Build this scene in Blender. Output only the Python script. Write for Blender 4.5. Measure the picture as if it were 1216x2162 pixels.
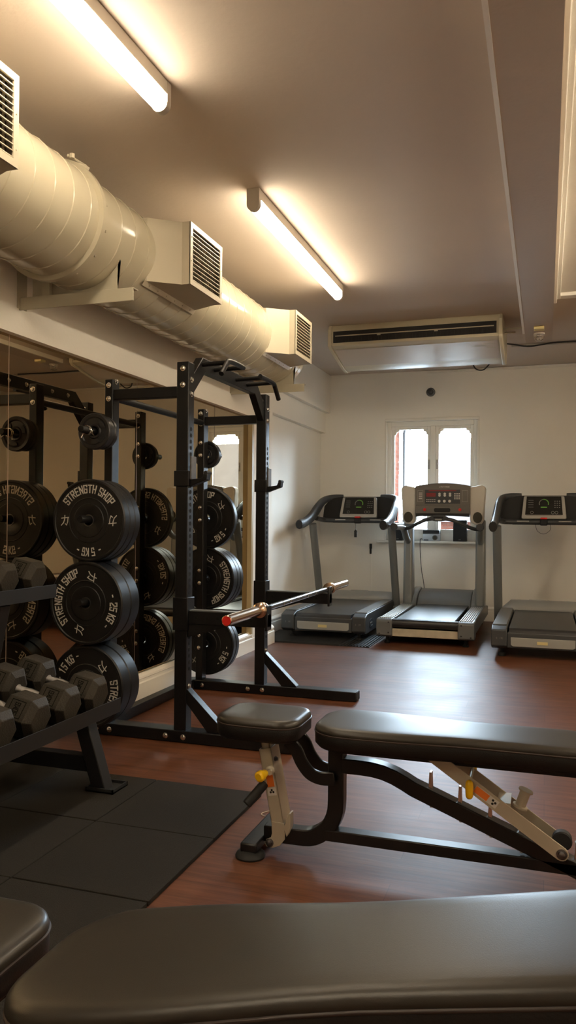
import bpy, math, random
from mathutils import Vector, Matrix
random.seed(7)
PI = math.pi
for o in list(bpy.data.objects): bpy.data.objects.remove(o)
SC = bpy.context.scene
COL = SC.collection

# ---------------------------------------------------------------- camera
FPX = 1650.0; H = 1.16
yaw = math.radians(18.2504); pitch = math.radians(0.4392); roll = 0.008
cd = bpy.data.cameras.new('camera'); cam = bpy.data.objects.new('camera', cd); COL.objects.link(cam)
cd.sensor_fit = 'HORIZONTAL'; cd.sensor_width = 36.0; cd.lens = FPX / 1216 * 36.0
cd.clip_start = 0.02; cd.clip_end = 200
cam.location = (0, 0, H)
cam.rotation_mode = 'QUATERNION'
R = Matrix.Rotation(yaw, 4, 'Z') @ Matrix.Rotation(PI / 2 + pitch, 4, 'X') @ Matrix.Rotation(roll, 4, 'Z')
cam.rotation_quaternion = R.to_quaternion()
SC.camera = cam
# ---------------------------------------------------------------- world, exposure
SC.view_settings.view_transform = 'Standard'; SC.view_settings.look = 'None'
SC.view_settings.gamma = 1.0; SC.view_settings.use_curve_mapping = False
SC.view_settings.exposure = 0.42
TUBE_STRENGTH = 25.0
FILL_TUBE_STRENGTH = 54.0
SKY_STRENGTH = 75.0
w = bpy.data.worlds.new('world'); SC.world = w; w.use_nodes = True
bg = w.node_tree.nodes['Background']; bg.inputs[0].default_value = (0.68, 0.83, 1.0, 1); bg.inputs[1].default_value = SKY_STRENGTH

def portal(name, loc, rot, sx, sy):
    # sampling portal for the sky light entering through a real window opening (emits nothing itself)
    l = bpy.data.lights.new(name, 'AREA'); l.shape = 'RECTANGLE'; l.size = sx; l.size_y = sy
    l.cycles.is_portal = True
    o = bpy.data.objects.new(name, l); COL.objects.link(o); o.location = loc; o.rotation_euler = rot
    return o
portal('window_portal', (-1.275, 9.51, 1.61), (-PI / 2, 0, 0), 1.07, 1.42)

# ---------------------------------------------------------------- materials
def mat(name, col, rough=0.5, metal=0.0, var=0.0, vscale=8.0, bump=0.0, bscale=80.0, spec=0.5, emit=None, estr=0.0, coat=0.0, trans=0.0, ior=1.45):
    m = bpy.data.materials.new(name); m.use_nodes = True
    nt = m.node_tree; b = nt.nodes['Principled BSDF']
    b.inputs['Base Color'].default_value = (*col, 1); b.inputs['Roughness'].default_value = rough
    b.inputs['Metallic'].default_value = metal; b.inputs['Specular IOR Level'].default_value = spec
    b.inputs['IOR'].default_value = ior
    if coat: b.inputs['Coat Weight'].default_value = coat; b.inputs['Coat Roughness'].default_value = 0.15
    if trans: b.inputs['Transmission Weight'].default_value = trans
    if emit: b.inputs['Emission Color'].default_value = (*emit, 1); b.inputs['Emission Strength'].default_value = estr
    tc = nt.nodes.new('ShaderNodeTexCoord')
    if var:
        n = nt.nodes.new('ShaderNodeTexNoise'); n.inputs['Scale'].default_value = vscale; n.inputs['Detail'].default_value = 6
        nt.links.new(tc.outputs['Object'], n.inputs['Vector'])
        r = nt.nodes.new('ShaderNodeMix'); r.data_type = 'RGBA'
        r.inputs[6].default_value = (*[c * (1 - var) for c in col], 1); r.inputs[7].default_value = (*[min(1, c * (1 + var)) for c in col], 1)
        nt.links.new(n.outputs['Fac'], r.inputs[0]); nt.links.new(r.outputs[2], b.inputs['Base Color'])
    if bump:
        n = nt.nodes.new('ShaderNodeTexNoise'); n.inputs['Scale'].default_value = bscale; n.inputs['Detail'].default_value = 4
        nt.links.new(tc.outputs['Object'], n.inputs['Vector'])
        bp = nt.nodes.new('ShaderNodeBump'); bp.inputs['Strength'].default_value = bump; bp.inputs['Distance'].default_value = 0.01
        nt.links.new(n.outputs['Fac'], bp.inputs['Height']); nt.links.new(bp.outputs[0], b.inputs['Normal'])
    return m

def wood_floor():
    m = bpy.data.materials.new('laminate_floor'); m.use_nodes = True; nt = m.node_tree; b = nt.nodes['Principled BSDF']; b.inputs['Specular IOR Level'].default_value = 0.32
    tc = nt.nodes.new('ShaderNodeTexCoord')
    br = nt.nodes.new('ShaderNodeTexBrick'); br.inputs['Scale'].default_value = 1.0
    br.inputs['Brick Width'].default_value = 1.25; br.inputs['Row Height'].default_value = 0.19; br.inputs['Mortar Size'].default_value = 0.0012
    br.inputs['Mortar Smooth'].default_value = 0.3; br.offset = 0.37
    br.inputs['Color1'].default_value = (0.100, 0.037, 0.018, 1); br.inputs['Color2'].default_value = (0.130, 0.051, 0.025, 1)
    br.inputs['Mortar'].default_value = (0.060, 0.022, 0.012, 1)
    nt.links.new(tc.outputs['Object'], br.inputs['Vector'])
    mp = nt.nodes.new('ShaderNodeMapping'); mp.inputs['Scale'].default_value = (1.4, 17.0, 1.0)
    nt.links.new(tc.outputs['Object'], mp.inputs['Vector'])
    n = nt.nodes.new('ShaderNodeTexNoise'); n.inputs['Scale'].default_value = 2.2; n.inputs['Detail'].default_value = 9; n.inputs['Roughness'].default_value = 0.65
    n.inputs['Distortion'].default_value = 0.6
    nt.links.new(mp.outputs[0], n.inputs['Vector'])
    cr = nt.nodes.new('ShaderNodeValToRGB'); cr.color_ramp.elements[0].position = 0.3; cr.color_ramp.elements[0].color = (0.55, 0.5, 0.5, 1)
    cr.color_ramp.elements[1].position = 0.72; cr.color_ramp.elements[1].color = (1.35, 1.3, 1.25, 1)
    nt.links.new(n.outputs['Fac'], cr.inputs[0])
    mx = nt.nodes.new('ShaderNodeMix'); mx.data_type = 'RGBA'; mx.blend_type = 'MULTIPLY'; mx.inputs[0].default_value = 1.0
    nt.links.new(br.outputs['Color'], mx.inputs[6]); nt.links.new(cr.outputs[0], mx.inputs[7]); nt.links.new(mx.outputs[2], b.inputs['Base Color'])
    n2 = nt.nodes.new('ShaderNodeTexNoise'); n2.inputs['Scale'].default_value = 3.0; n2.inputs['Detail'].default_value = 5
    nt.links.new(tc.outputs['Object'], n2.inputs['Vector'])
    mr = nt.nodes.new('ShaderNodeMapRange'); mr.inputs['To Min'].default_value = 0.38; mr.inputs['To Max'].default_value = 0.52
    nt.links.new(n2.outputs['Fac'], mr.inputs['Value']); nt.links.new(mr.outputs[0], b.inputs['Roughness'])
    bp = nt.nodes.new('ShaderNodeBump'); bp.inputs['Strength'].default_value = 0.12; bp.inputs['Distance'].default_value = 0.004
    nt.links.new(n.outputs['Fac'], bp.inputs['Height']); nt.links.new(bp.outputs[0], b.inputs['Normal'])
    return m

def plaster(name, col, var=0.04, rough=0.75):
    return mat(name, col, rough, var=var, vscale=2.3, bump=0.10, bscale=45)

def rubber_mat():
    m = mat('rubber_tile', (0.018, 0.016, 0.013), 0.85, bump=0.5, bscale=420, spec=0.18)
    nt = m.node_tree; b = nt.nodes['Principled BSDF']
    tc = nt.nodes.new('ShaderNodeTexCoord'); v = nt.nodes.new('ShaderNodeTexVoronoi'); v.inputs['Scale'].default_value = 260
    nt.links.new(tc.outputs['Object'], v.inputs['Vector'])
    cr = nt.nodes.new('ShaderNodeValToRGB'); cr.color_ramp.elements[0].position = 0.0; cr.color_ramp.elements[0].color = (0.042, 0.036, 0.028, 1)
    cr.color_ramp.elements[1].position = 0.25; cr.color_ramp.elements[1].color = (0.024, 0.021, 0.017, 1)
    nt.links.new(v.outputs['Distance'], cr.inputs[0]); nt.links.new(cr.outputs[0], b.inputs['Base Color'])
    return m

def brick_mat():
    m = bpy.data.materials.new('red_brick'); m.use_nodes = True; nt = m.node_tree; b = nt.nodes['Principled BSDF']; b.inputs['Roughness'].default_value = 0.85
    tc = nt.nodes.new('ShaderNodeTexCoord'); mp = nt.nodes.new('ShaderNodeMapping'); mp.inputs['Rotation'].default_value = (PI / 2, 0, 0)
    nt.links.new(tc.outputs['Object'], mp.inputs['Vector'])
    sx = nt.nodes.new('ShaderNodeSeparateXYZ'); nt.links.new(tc.outputs['Object'], sx.inputs[0])
    ad = nt.nodes.new('ShaderNodeMath'); ad.operation = 'ADD'; nt.links.new(sx.outputs[0], ad.inputs[0]); nt.links.new(sx.outputs[1], ad.inputs[1])
    cx = nt.nodes.new('ShaderNodeCombineXYZ'); nt.links.new(ad.outputs[0], cx.inputs[0]); nt.links.new(sx.outputs[2], cx.inputs[1])
    br = nt.nodes.new('ShaderNodeTexBrick'); br.inputs['Scale'].default_value = 1.0; br.inputs['Brick Width'].default_value = 0.225
    br.inputs['Row Height'].default_value = 0.075; br.inputs['Mortar Size'].default_value = 0.006
    br.inputs['Color1'].default_value = (0.036, 0.013, 0.009, 1); br.inputs['Color2'].default_value = (0.026, 0.009, 0.006, 1); br.inputs['Mortar'].default_value = (0.028, 0.018, 0.014, 1)
    nt.links.new(cx.outputs[0], br.inputs['Vector']); nt.links.new(br.outputs['Color'], b.inputs['Base Color']); b.inputs['Specular IOR Level'].default_value = 0.0
    return m

def glass_mat():
    m = bpy.data.materials.new('window_glass'); m.use_nodes = True; nt = m.node_tree
    for n in list(nt.nodes): nt.nodes.remove(n)
    out = nt.nodes.new('ShaderNodeOutputMaterial'); t = nt.nodes.new('ShaderNodeBsdfTransparent'); g = nt.nodes.new('ShaderNodeBsdfGlossy')
    g.inputs['Roughness'].default_value = 0.02; t.inputs[0].default_value = (0.96, 0.98, 0.97, 1)
    fr = nt.nodes.new('ShaderNodeFresnel'); fr.inputs[0].default_value = 1.45
    mx = nt.nodes.new('ShaderNodeMixShader'); nt.links.new(fr.outputs[0], mx.inputs[0]); nt.links.new(t.outputs[0], mx.inputs[1]); nt.links.new(g.outputs[0], mx.inputs[2])
    nt.links.new(mx.outputs[0], out.inputs[0])
    return m

M = {}
M['floor'] = wood_floor()
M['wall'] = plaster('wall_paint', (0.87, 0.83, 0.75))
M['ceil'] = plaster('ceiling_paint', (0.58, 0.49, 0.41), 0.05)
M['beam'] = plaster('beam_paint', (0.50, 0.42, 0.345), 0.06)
M['trimw'] = mat('white_gloss_paint', (0.84, 0.80, 0.72), 0.35, bump=0.05, bscale=30)
M['reveal'] = mat('cream_reveal', (0.42, 0.34, 0.19), 0.5, var=0.08)
M['mirror'] = mat('mirror_glass', (0.50, 0.405, 0.27), 0.0, metal=1.0)
M['seam'] = mat('dark_edge', (0.03, 0.02, 0.018), 0.5)
M['mirror_edge'] = mat('mirror_ground_edge', (0.45, 0.33, 0.24), 0.3, metal=0.6)
M['duct'] = mat('duct_paint', (0.47, 0.42, 0.31), 0.17, var=0.05, vscale=3.0, bump=0.02, bscale=5)
M['ductflat'] = mat('duct_box_paint', (0.56, 0.50, 0.38), 0.33, var=0.05, vscale=5.0)
M['slot'] = mat('duct_dark_interior', (0.045, 0.03, 0.018), 0.7)
M['bracket'] = mat('bracket_paint', (0.50, 0.46, 0.35), 0.45, var=0.1, vscale=12)
M['lampbody'] = mat('lamp_housing', (0.55, 0.50, 0.44), 0.45)
M['tube'] = mat('lamp_diffuser', (0.9, 0.88, 0.8), 0.4, emit=(1.0, 0.85, 0.63), estr=TUBE_STRENGTH)
M['tube_fill'] = mat('fill_lamp_diffuser', (0.9, 0.88, 0.8), 0.4, emit=(1.0, 0.85, 0.63), estr=FILL_TUBE_STRENGTH)  # diffuser of the added fill lamps out of view
M['acbody'] = mat('aircon_cream', (0.62, 0.57, 0.43), 0.42, var=0.04)
M['acpanel'] = mat('aircon_panel', (0.66, 0.60, 0.53), 0.25)
M['black'] = mat('matt_black', (0.012, 0.011, 0.011), 0.6)
M['rack'] = mat('rack_powder_coat', (0.0055, 0.0055, 0.006), 0.36, spec=0.4, bump=0.15, bscale=500)
M['hole'] = mat('hole_dark', (0.002, 0.002, 0.002), 0.9)
M['chrome'] = mat('bright_steel', (0.72, 0.70, 0.67), 0.18, metal=1.0)
M['sleeve'] = mat('nickel_warm_reflection', (0.74, 0.55, 0.40), 0.20, metal=1.0)  # the room's warm reflection is put into the metal's base colour
M['shaft'] = mat('dark_steel_shaft', (0.20, 0.20, 0.21), 0.30, metal=1.0)
M['red'] = mat('red_plastic', (0.62, 0.02, 0.015), 0.35, bump=0.1)
M['plate'] = mat('plate_rubber', (0.006, 0.006, 0.0062), 0.40, bump=0.12, bscale=300)
M['print'] = mat('plate_print', (0.60, 0.57, 0.52), 0.55)
M['iron'] = mat('cast_iron', (0.020, 0.019, 0.019), 0.35, bump=0.1, bscale=200)
M['hexrub'] = mat('hex_rubber', (0.030, 0.025, 0.018), 0.6, spec=0.3, var=0.35, vscale=14, bump=0.25, bscale=160)
M['hexshade'] = mat('hex_relief_shade', (0.004, 0.0035, 0.003), 0.8, spec=0.15)  # recess shade of the weight marking, put into a darker colour
M['handle'] = mat('knurled_chrome', (0.42, 0.40, 0.38), 0.34, metal=1.0, bump=0.3, bscale=900)
M['shelf'] = mat('shelf_steel', (0.014, 0.014, 0.015), 0.45, spec=0.35)
M['pad'] = mat('bench_vinyl', (0.026, 0.022, 0.017), 0.36, var=0.12, vscale=6, bump=0.05, bscale=600)
M['padside'] = mat('bench_vinyl_side', (0.006, 0.0055, 0.005), 0.5, bump=0.1, bscale=260)
M['piping'] = mat('pad_piping', (0.030, 0.020, 0.017), 0.45)
M['benchframe'] = mat('bench_black', (0.008, 0.008, 0.0085), 0.30)
M['beige'] = mat('bench_champagne_steel', (0.46, 0.41, 0.32), 0.38, metal=0.25, var=0.06)
M['yellow'] = mat('yellow_plastic', (0.85, 0.50, 0.01), 0.35)
M['orange'] = mat('orange_sticker', (0.80, 0.20, 0.03), 0.5)
M['whitest'] = mat('white_sticker', (0.65, 0.63, 0.58), 0.5)
M['rubber'] = mat('black_rubber', (0.012, 0.012, 0.012), 0.65)
M['mat'] = rubber_mat()
M['ribmat'] = mat('ribbed_rubber', (0.020, 0.020, 0.021), 0.5)
M['tm_dark'] = mat('treadmill_charcoal', (0.050, 0.053, 0.056), 0.42, bump=0.05, bscale=300)
M['tm_mid'] = mat('treadmill_grey', (0.13, 0.135, 0.135), 0.42)
M['tm_light'] = mat('treadmill_light_grey', (0.30, 0.30, 0.285), 0.45)
M['tm_post'] = mat('treadmill_post_metal', (0.24, 0.25, 0.25), 0.36, metal=0.45)
M['tm_silver'] = mat('treadmill_silver', (0.42, 0.41, 0.38), 0.35, metal=0.2)
M['tm_white'] = mat('treadmill_offwhite', (0.62, 0.57, 0.49), 0.4)
M['tm_panel'] = mat('console_grey', (0.16, 0.145, 0.125), 0.5)
M['tm_belt'] = mat('running_belt', (0.030, 0.030, 0.032), 0.33, var=0.25, vscale=9)
M['screen'] = mat('console_screen', (0.018, 0.017, 0.016), 0.25)
M['scr_grey'] = mat('console_print', (0.22, 0.22, 0.20), 0.5)
M['led_green'] = mat('green_led', (0.1, 0.3, 0.05), 0.4, emit=(0.45, 0.9, 0.1), estr=0.12)
M['led_red'] = mat('red_led_bar', (0.16, 0.02, 0.02), 0.4, emit=(0.6, 0.06, 0.05), estr=0.06)
M['speaker_cloth'] = mat('speaker_cloth', (0.075, 0.065, 0.045), 0.8, bump=0.5, bscale=400)
M['radio'] = mat('radio_silver', (0.42, 0.45, 0.48), 0.35, metal=0.3)
M['glass'] = glass_mat()
M['dome'] = mat('clear_dome', (0.95, 0.93, 0.88), 0.05, trans=1.0)
M['cream_plate'] = mat('aged_cream_plastic', (0.62, 0.52, 0.25), 0.5)
M['brick'] = brick_mat()
M['roof'] = mat('slate_roof', (0.020, 0.0172, 0.0165), 0.8, var=0.2, vscale=4, spec=0.0)
M['cable'] = mat('black_cable', (0.015, 0.014, 0.013), 0.5)
M['pipe'] = mat('painted_pipe', (0.45, 0.41, 0.36), 0.5)
M['ground'] = mat('yard_paving', (0.10, 0.10, 0.095), 0.9, var=0.15)
M['string'] = mat('pale_thread', (0.6, 0.52, 0.42), 0.7)

# ---------------------------------------------------------------- mesh builder
class MB:
    def __init__(s): s.v = []; s.f = []; s.m = []; s.mi = 0
    def add(s, vs, fs):
        b = len(s.v); s.v += [tuple(x) for x in vs]
        for f in fs: s.f.append([b + i for i in f]); s.m.append(s.mi)
        return s
    def mat(s, i): s.mi = i; return s
    def box(s, x0, x1, y0, y1, z0, z1):
        return s.add([(x0, y0, z0), (x1, y0, z0), (x1, y1, z0), (x0, y1, z0), (x0, y0, z1), (x1, y0, z1), (x1, y1, z1), (x0, y1, z1)],
                     [(3, 2, 1, 0), (4, 5, 6, 7), (0, 1, 5, 4), (1, 2, 6, 5), (2, 3, 7, 6), (3, 0, 4, 7)])
    def sweep(s, path, prof, up=(0, 0, 1), caps=True):
        path = [Vector(p) for p in path]; up = Vector(up); n = len(prof); vs = []
        for i, p in enumerate(path):
            if i == 0: t = path[1] - path[0]
            elif i == len(path) - 1: t = path[-1] - path[-2]
            else: t = (path[i + 1] - p).normalized() + (p - path[i - 1]).normalized()
            t.normalize(); k = 1.0
            if 0 < i < len(path) - 1:
                c = max(0.3, t.dot((path[i + 1] - p).normalized())); k = 1 / c
            sd = t.cross(up)
            if sd.length < 1e-4: sd = t.cross(Vector((0, 1, 0)))
            sd.normalize(); u = sd.cross(t).normalized()
            bend = None
            if 0 < i < len(path) - 1 and k > 1.001:
                bend = ((path[i + 1] - p).normalized() - (p - path[i - 1]).normalized())
                if bend.length > 1e-6: bend.normalize()
                else: bend = None
            for a, b2 in prof:
                q = sd * a + u * b2
                if bend: q = q + bend * (q.dot(bend)) * (k - 1)
                vs.append(p + q)
        fs = []
        for i in range(len(path) - 1):
            for j in range(n):
                fs.append((i * n + j, i * n + (j + 1) % n, (i + 1) * n + (j + 1) % n, (i + 1) * n + j))
        if caps: fs.append(tuple(range(n))[::-1]); fs.append(tuple((len(path) - 1) * n + j for j in range(n)))
        return s.add(vs, fs)
    def bar(s, p0, p1, w_, h_, up=(0, 0, 1)):
        return s.sweep([p0, p1], [(-w_ / 2, -h_ / 2), (w_ / 2, -h_ / 2), (w_ / 2, h_ / 2), (-w_ / 2, h_ / 2)], up)
    def rsweep(s, path, w_, h_, up=(0, 0, 1)):
        return s.sweep(path, [(-w_ / 2, -h_ / 2), (w_ / 2, -h_ / 2), (w_ / 2, h_ / 2), (-w_ / 2, h_ / 2)], up)
    def tube(s, path, r, n=16, up=(0, 0, 1), r2=None):
        r2 = r2 or r
        return s.sweep(path, [(r * math.cos(2 * PI * j / n), r2 * math.sin(2 * PI * j / n)) for j in range(n)], up)
    def lathe(s, prof, org=(0, 0, 0), axis=(0, 1, 0), n=48, closed=False, phase=0.0, caps=True):
        ax = Vector(axis).normalized(); a = ax.cross(Vector((0, 0, 1)))
        if a.length < 1e-3: a = Vector((1, 0, 0))
        a.normalize(); b = a.cross(ax); org = Vector(org); vs = []; fs = []
        for r, h in prof:
            for j in range(n):
                t = 2 * PI * j / n + phase; vs.append(org + ax * h + a * (r * math.cos(t)) + b * (r * math.sin(t)))
        k = len(prof)
        for i in range(k - 1 if not closed else k):
            i2 = (i + 1) % k
            for j in range(n):
                fs.append((i * n + j, i * n + (j + 1) % n, i2 * n + (j + 1) % n, i2 * n + j))
        if not closed and caps:
            if prof[0][0] > 1e-5: fs.append(tuple(range(n)))
            if prof[-1][0] > 1e-5: fs.append(tuple((k - 1) * n + j for j in range(n))[::-1])
        return s.add(vs, fs)
    def prism(s, poly, axis, a, b):
        # polygon in the two other axes extruded along axis ('x','y','z') from a to b
        def P(u, v_, w_):
            return {'x': (w_, u, v_), 'y': (u, w_, v_), 'z': (u, v_, w_)}[axis]
        n = len(poly)
        vs = [P(u, v_, a) for u, v_ in poly] + [P(u, v_, b) for u, v_ in poly]
        fs = [tuple(range(n))[::-1], tuple(range(n, 2 * n))] + [(i, (i + 1) % n, n + (i + 1) % n, n + i) for i in range(n)]
        return s.add(vs, fs)
    def xf(s, mtx, start=0):
        for i in range(start, len(s.v)): s.v[i] = tuple(mtx @ Vector(s.v[i]))
        return s
    def build(s, name, mats, parent=None, world=False, bevel=0, seg=2, smooth=35):
        if not isinstance(mats, (list, tuple)): mats = [mats]
        off = Vector(parent['base']) if (world and parent and 'base' in parent) else Vector((0, 0, 0))
        if world and parent and parent.parent and 'base' in parent.parent: off = Vector(parent.parent['base'])
        me = bpy.data.meshes.new(name); me.from_pydata([tuple(Vector(v) - off) for v in s.v], [], s.f)
        for m in mats: me.materials.append(m)
        for p, i in zip(me.polygons, s.m): p.material_index = i
        import bmesh
        bm = bmesh.new(); bm.from_mesh(me); bmesh.ops.recalc_face_normals(bm, faces=bm.faces); bm.to_mesh(me); bm.free()
        if smooth:
            me.polygons.foreach_set('use_smooth', [True] * len(me.polygons)); me.set_sharp_from_angle(angle=math.radians(smooth))
        o = bpy.data.objects.new(name, me); COL.objects.link(o)
        if parent: o.parent = parent
        if bevel:
            bv = o.modifiers.new('bevel', 'BEVEL'); bv.width = bevel; bv.segments = seg; bv.limit_method = 'ANGLE'; bv.angle_limit = math.radians(40)
            bv.harden_normals = False
        return o

def tag(o, label=None, cat=None, group=None, kind=None):
    if label: o['label'] = label
    if cat: o['category'] = cat
    if group: o['group'] = group
    if kind: o['kind'] = kind
    return o
BASES = []
def thing(name, label, cat, loc=(0, 0, 0), rz=0, group=None):
    o = bpy.data.objects.new(name, None); COL.objects.link(o); o.location = loc; o.rotation_euler = (0, 0, rz); o.empty_display_size = 0.1
    o['base'] = list(loc); BASES.append(o)
    return tag(o, label, cat, group)
def struct(o): o['kind'] = 'structure'; return o
def children(o): return [c for c in bpy.data.objects if c.parent == o]
def copy_tree(o, parent=None):
    c = o.copy(); COL.objects.link(c)
    if parent: c.parent = parent
    for ch in children(o): copy_tree(ch, c)
    return c
def smooth_path(pts, n=6):
    # Catmull-Rom through the points
    P = [Vector(p) for p in pts]; out = []
    for i in range(len(P) - 1):
        p0 = P[max(i - 1, 0)]; p1 = P[i]; p2 = P[i + 1]; p3 = P[min(i + 2, len(P) - 1)]
        for k in range(n):
            t = k / n
            out.append(0.5 * ((2 * p1) + (p2 - p0) * t + (2 * p0 - 5 * p1 + 4 * p2 - p3) * t * t + (3 * p1 - p0 - 3 * p2 + p3) * t ** 3))
    out.append(P[-1]); return out

# ---------------------------------------------------------------- stroke lettering
GL = {
 'S': [[(.5, .8), (.5, 1), (0, 1), (0, .55), (.5, .42), (.5, 0), (0, 0), (0, .2)]],
 'T': [[(-.02, 1), (.52, 1)], [(.25, 1), (.25, 0)]],
 'R': [[(0, 0), (0, 1), (.48, 1), (.48, .52), (0, .52)], [(.22, .5), (.5, 0)]],
 'E': [[(.48, 1), (0, 1), (0, 0), (.48, 0)], [(0, .52), (.4, .52)]],
 'N': [[(0, 0), (0, 1), (.5, 0), (.5, 1)]],
 'G': [[(.5, .8), (.5, 1), (0, 1), (0, 0), (.5, 0), (.5, .48), (.26, .48)]],
 'H': [[(0, 0), (0, 1)], [(.5, 0), (.5, 1)], [(0, .5), (.5, .5)]],
 'O': [[(0, 0), (0, 1), (.5, 1), (.5, 0), (0, 0)]],
 '0': [[(0, 0), (0, 1), (.5, 1), (.5, 0), (0, 0)]],
 'P': [[(0, 0), (0, 1), (.5, 1), (.5, .46), (0, .46)]],
 'K': [[(0, 0), (0, 1)], [(.5, 1), (0, .42)], [(.18, .6), (.5, 0)]],
 '2': [[(0, .8), (0, 1), (.5, 1), (.5, .6), (0, .2), (0, 0), (.5, 0)]],
 '5': [[(.5, 1), (0, 1), (0, .56), (.5, .56), (.5, 0), (0, 0), (0, .2)]],
 '1': [[(.08, .84), (.25, 1), (.25, 0)]],
 '3': [[(0, 1), (.5, 1), (.5, 0), (0, 0)], [(.14, .52), (.5, .52)]],
 '-': [[(.1, .5), (.4, .5)]],
 'F': [[(.48, 1), (0, 1), (0, 0)], [(0, .52), (.4, .52)]],
 'I': [[(.2, 0), (.2, 1)]], 'L': [[(0, 1), (0, 0), (.45, 0)]],
 '*': [[(.02, .72), (.85, .80)], [(.78, .80), (.74, .35), (.62, .02), (.45, .14)], [(.40, 1.0), (.38, .62), (.25, .25), (.0, .0)]],
}
ADV = {'1': .52, ' ': .42, '-': .72, 'I': .5}
def text_quads(txt, th=0.15, gap=0.24):
    out = []; x = 0
    for c in txt:
        for pl in GL.get(c, []):
            for (a, b) in zip(pl[:-1], pl[1:]):
                a = Vector((a[0] + x, a[1])); b = Vector((b[0] + x, b[1])); d = (b - a)
                L = d.length; d.normalize(); n = Vector((-d.y, d.x)) * th / 2; a2 = a - d * th / 2; b2 = b + d * th / 2
                k = max(1, int(L / 0.3)); 
                for i in range(k):
                    p = a2.lerp(b2, i / k); q = a2.lerp(b2, (i + 1) / k)
                    out.append([p - n, q - n, q + n, p + n])
        x += ADV.get(c, .5) + gap if c not in ' ' else .42
    return out, x - gap
def arc_text(mb, txt, rin, h, ang, th=0.15, squeeze=1.0, y0=-0.0006, y1=0.0006, gap=0.24):
    q, W_ = text_quads(txt, th, gap)
    for quad in q:
        vs = []
        for yy in (y0, y1):
            for p in quad:
                a = math.radians(ang) - (p.x - W_ / 2) * h * squeeze / (rin + h * 0.5); r = rin + p.y * h
                vs.append((r * math.cos(a), yy, r * math.sin(a)))
        mb.add(vs, [(0, 1, 2, 3), (7, 6, 5, 4), (0, 1, 5, 4), (1, 2, 6, 5), (2, 3, 7, 6), (3, 0, 4, 7)])
def flat_text(mb, txt, o, ex, ey, h, th=0.15, lift=0.0005, gap=0.24, squeeze=1.0):
    q, W_ = text_quads(txt, th, gap); o = Vector(o); ex = Vector(ex).normalized(); ey = Vector(ey).normalized(); n = ex.cross(ey)
    for quad in q:
        vs = [o + ex * ((p.x - W_ / 2) * h * squeeze) + ey * ((p.y - .5) * h) + n * lift for p in quad]
        mb.add(vs, [(0, 1, 2, 3)])

# ================================================================ THE SETTING
ZC = 2.90; YF = 9.20; XR = 2.30; YB = -3.2; XL = -2.42; XM = -2.46
struct(MB().box(-3.0, XR + .3, YB, YF + .3, -0.1, 0.0).build('floor', M['floor'], smooth=0))
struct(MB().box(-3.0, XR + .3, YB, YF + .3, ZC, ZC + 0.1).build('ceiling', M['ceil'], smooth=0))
YE = 6.86   # end of the mirror wall; beyond it the wall steps back
mb = MB()
mb.box(-3.0, XL, YB, YE, 2.035, ZC)                 # header above the mirrors
mb.box(-3.0, XL, 6.37, YE, 0, 2.035)                # pier beyond the mirrors
mb.box(-3.0, XM - .012, YB, 6.37, 0, 2.035)         # backing
mb.box(-3.0, -2.505, YE, YF, 2.44, ZC); mb.box(-3.0, -2.56, YE, YF, 2.20, 2.44); mb.box(-3.0, -2.62, YE, YF, 0, 2.20)
struct(mb.build('wall_left', M['wall'], smooth=0))
struct(MB().box(XM - .012, XL + .002, 6.33, 6.372, 0.15, 2.035).build('trim_1', M['reveal'], smooth=0))
# far wall with window opening
WX0, WX1, WZ0, WZ1 = -1.81, -0.74, 0.905, 2.318
mb = MB(); 
for (a, b, c, d) in ((-3.0, WX0, 0, ZC), (WX1, XR + .3, 0, ZC), (WX0, WX1, 0, WZ0), (WX0, WX1, WZ1, ZC)): mb.box(a, b, YF, YF + .3, c, d)
struct(mb.build('wall_far', M['wall'], smooth=0))
struct(MB().box(XR, XR + .3, YB, YF, 0, ZC).build('wall_right', M['wall'], smooth=0))
struct(MB().box(-3.0, XR + .3, YB - .1, YB, 0, ZC).build('wall_back', M['wall'], smooth=0))

def skirt(name, p0, p1, nrm, h=0.165, t=0.022):
    # moulded skirting swept between two floor points; nrm points into the room
    p0 = Vector(p0); p1 = Vector(p1); n = Vector(nrm)
    prof = [(0, 0), (t, 0), (t, h * .66), (t * .72, h * .70), (t * .72, h * .80), (t * .95, h * .83), (t * .8, h * .90), (t * .35, h * .97), (t * .25, h), (0, h)]
    vs = [p + n * a + Vector((0, 0, b)) for p in (p0, p1) for a, b in prof]; k = len(prof)
    mb = MB().add(vs, [tuple(range(k)), tuple(range(k, 2 * k))[::-1]] + [(i, (i + 1) % k, k + (i + 1) % k, k + i) for i in range(k)])
    return struct(mb.build(name, M['trimw'], smooth=20))
skirt('baseboard_left', (-2.447, YB, 0), (-2.447, 6.52, 0), (1, 0, 0), t=.03)
skirt('baseboard_left', (-2.42, 6.54, 0), (-2.42, YE + .02, 0), (1, 0, 0), t=.03)
skirt('baseboard_left', (-2.62, YE, 0), (-2.62, YF, 0), (1, 0, 0))
skirt('baseboard_far', (-2.6, YF, 0), (XR, YF, 0), (0, -1, 0))
skirt('baseboard_right', (XR, YF, 0), (XR, YB, 0), (-1, 0, 0))
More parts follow.
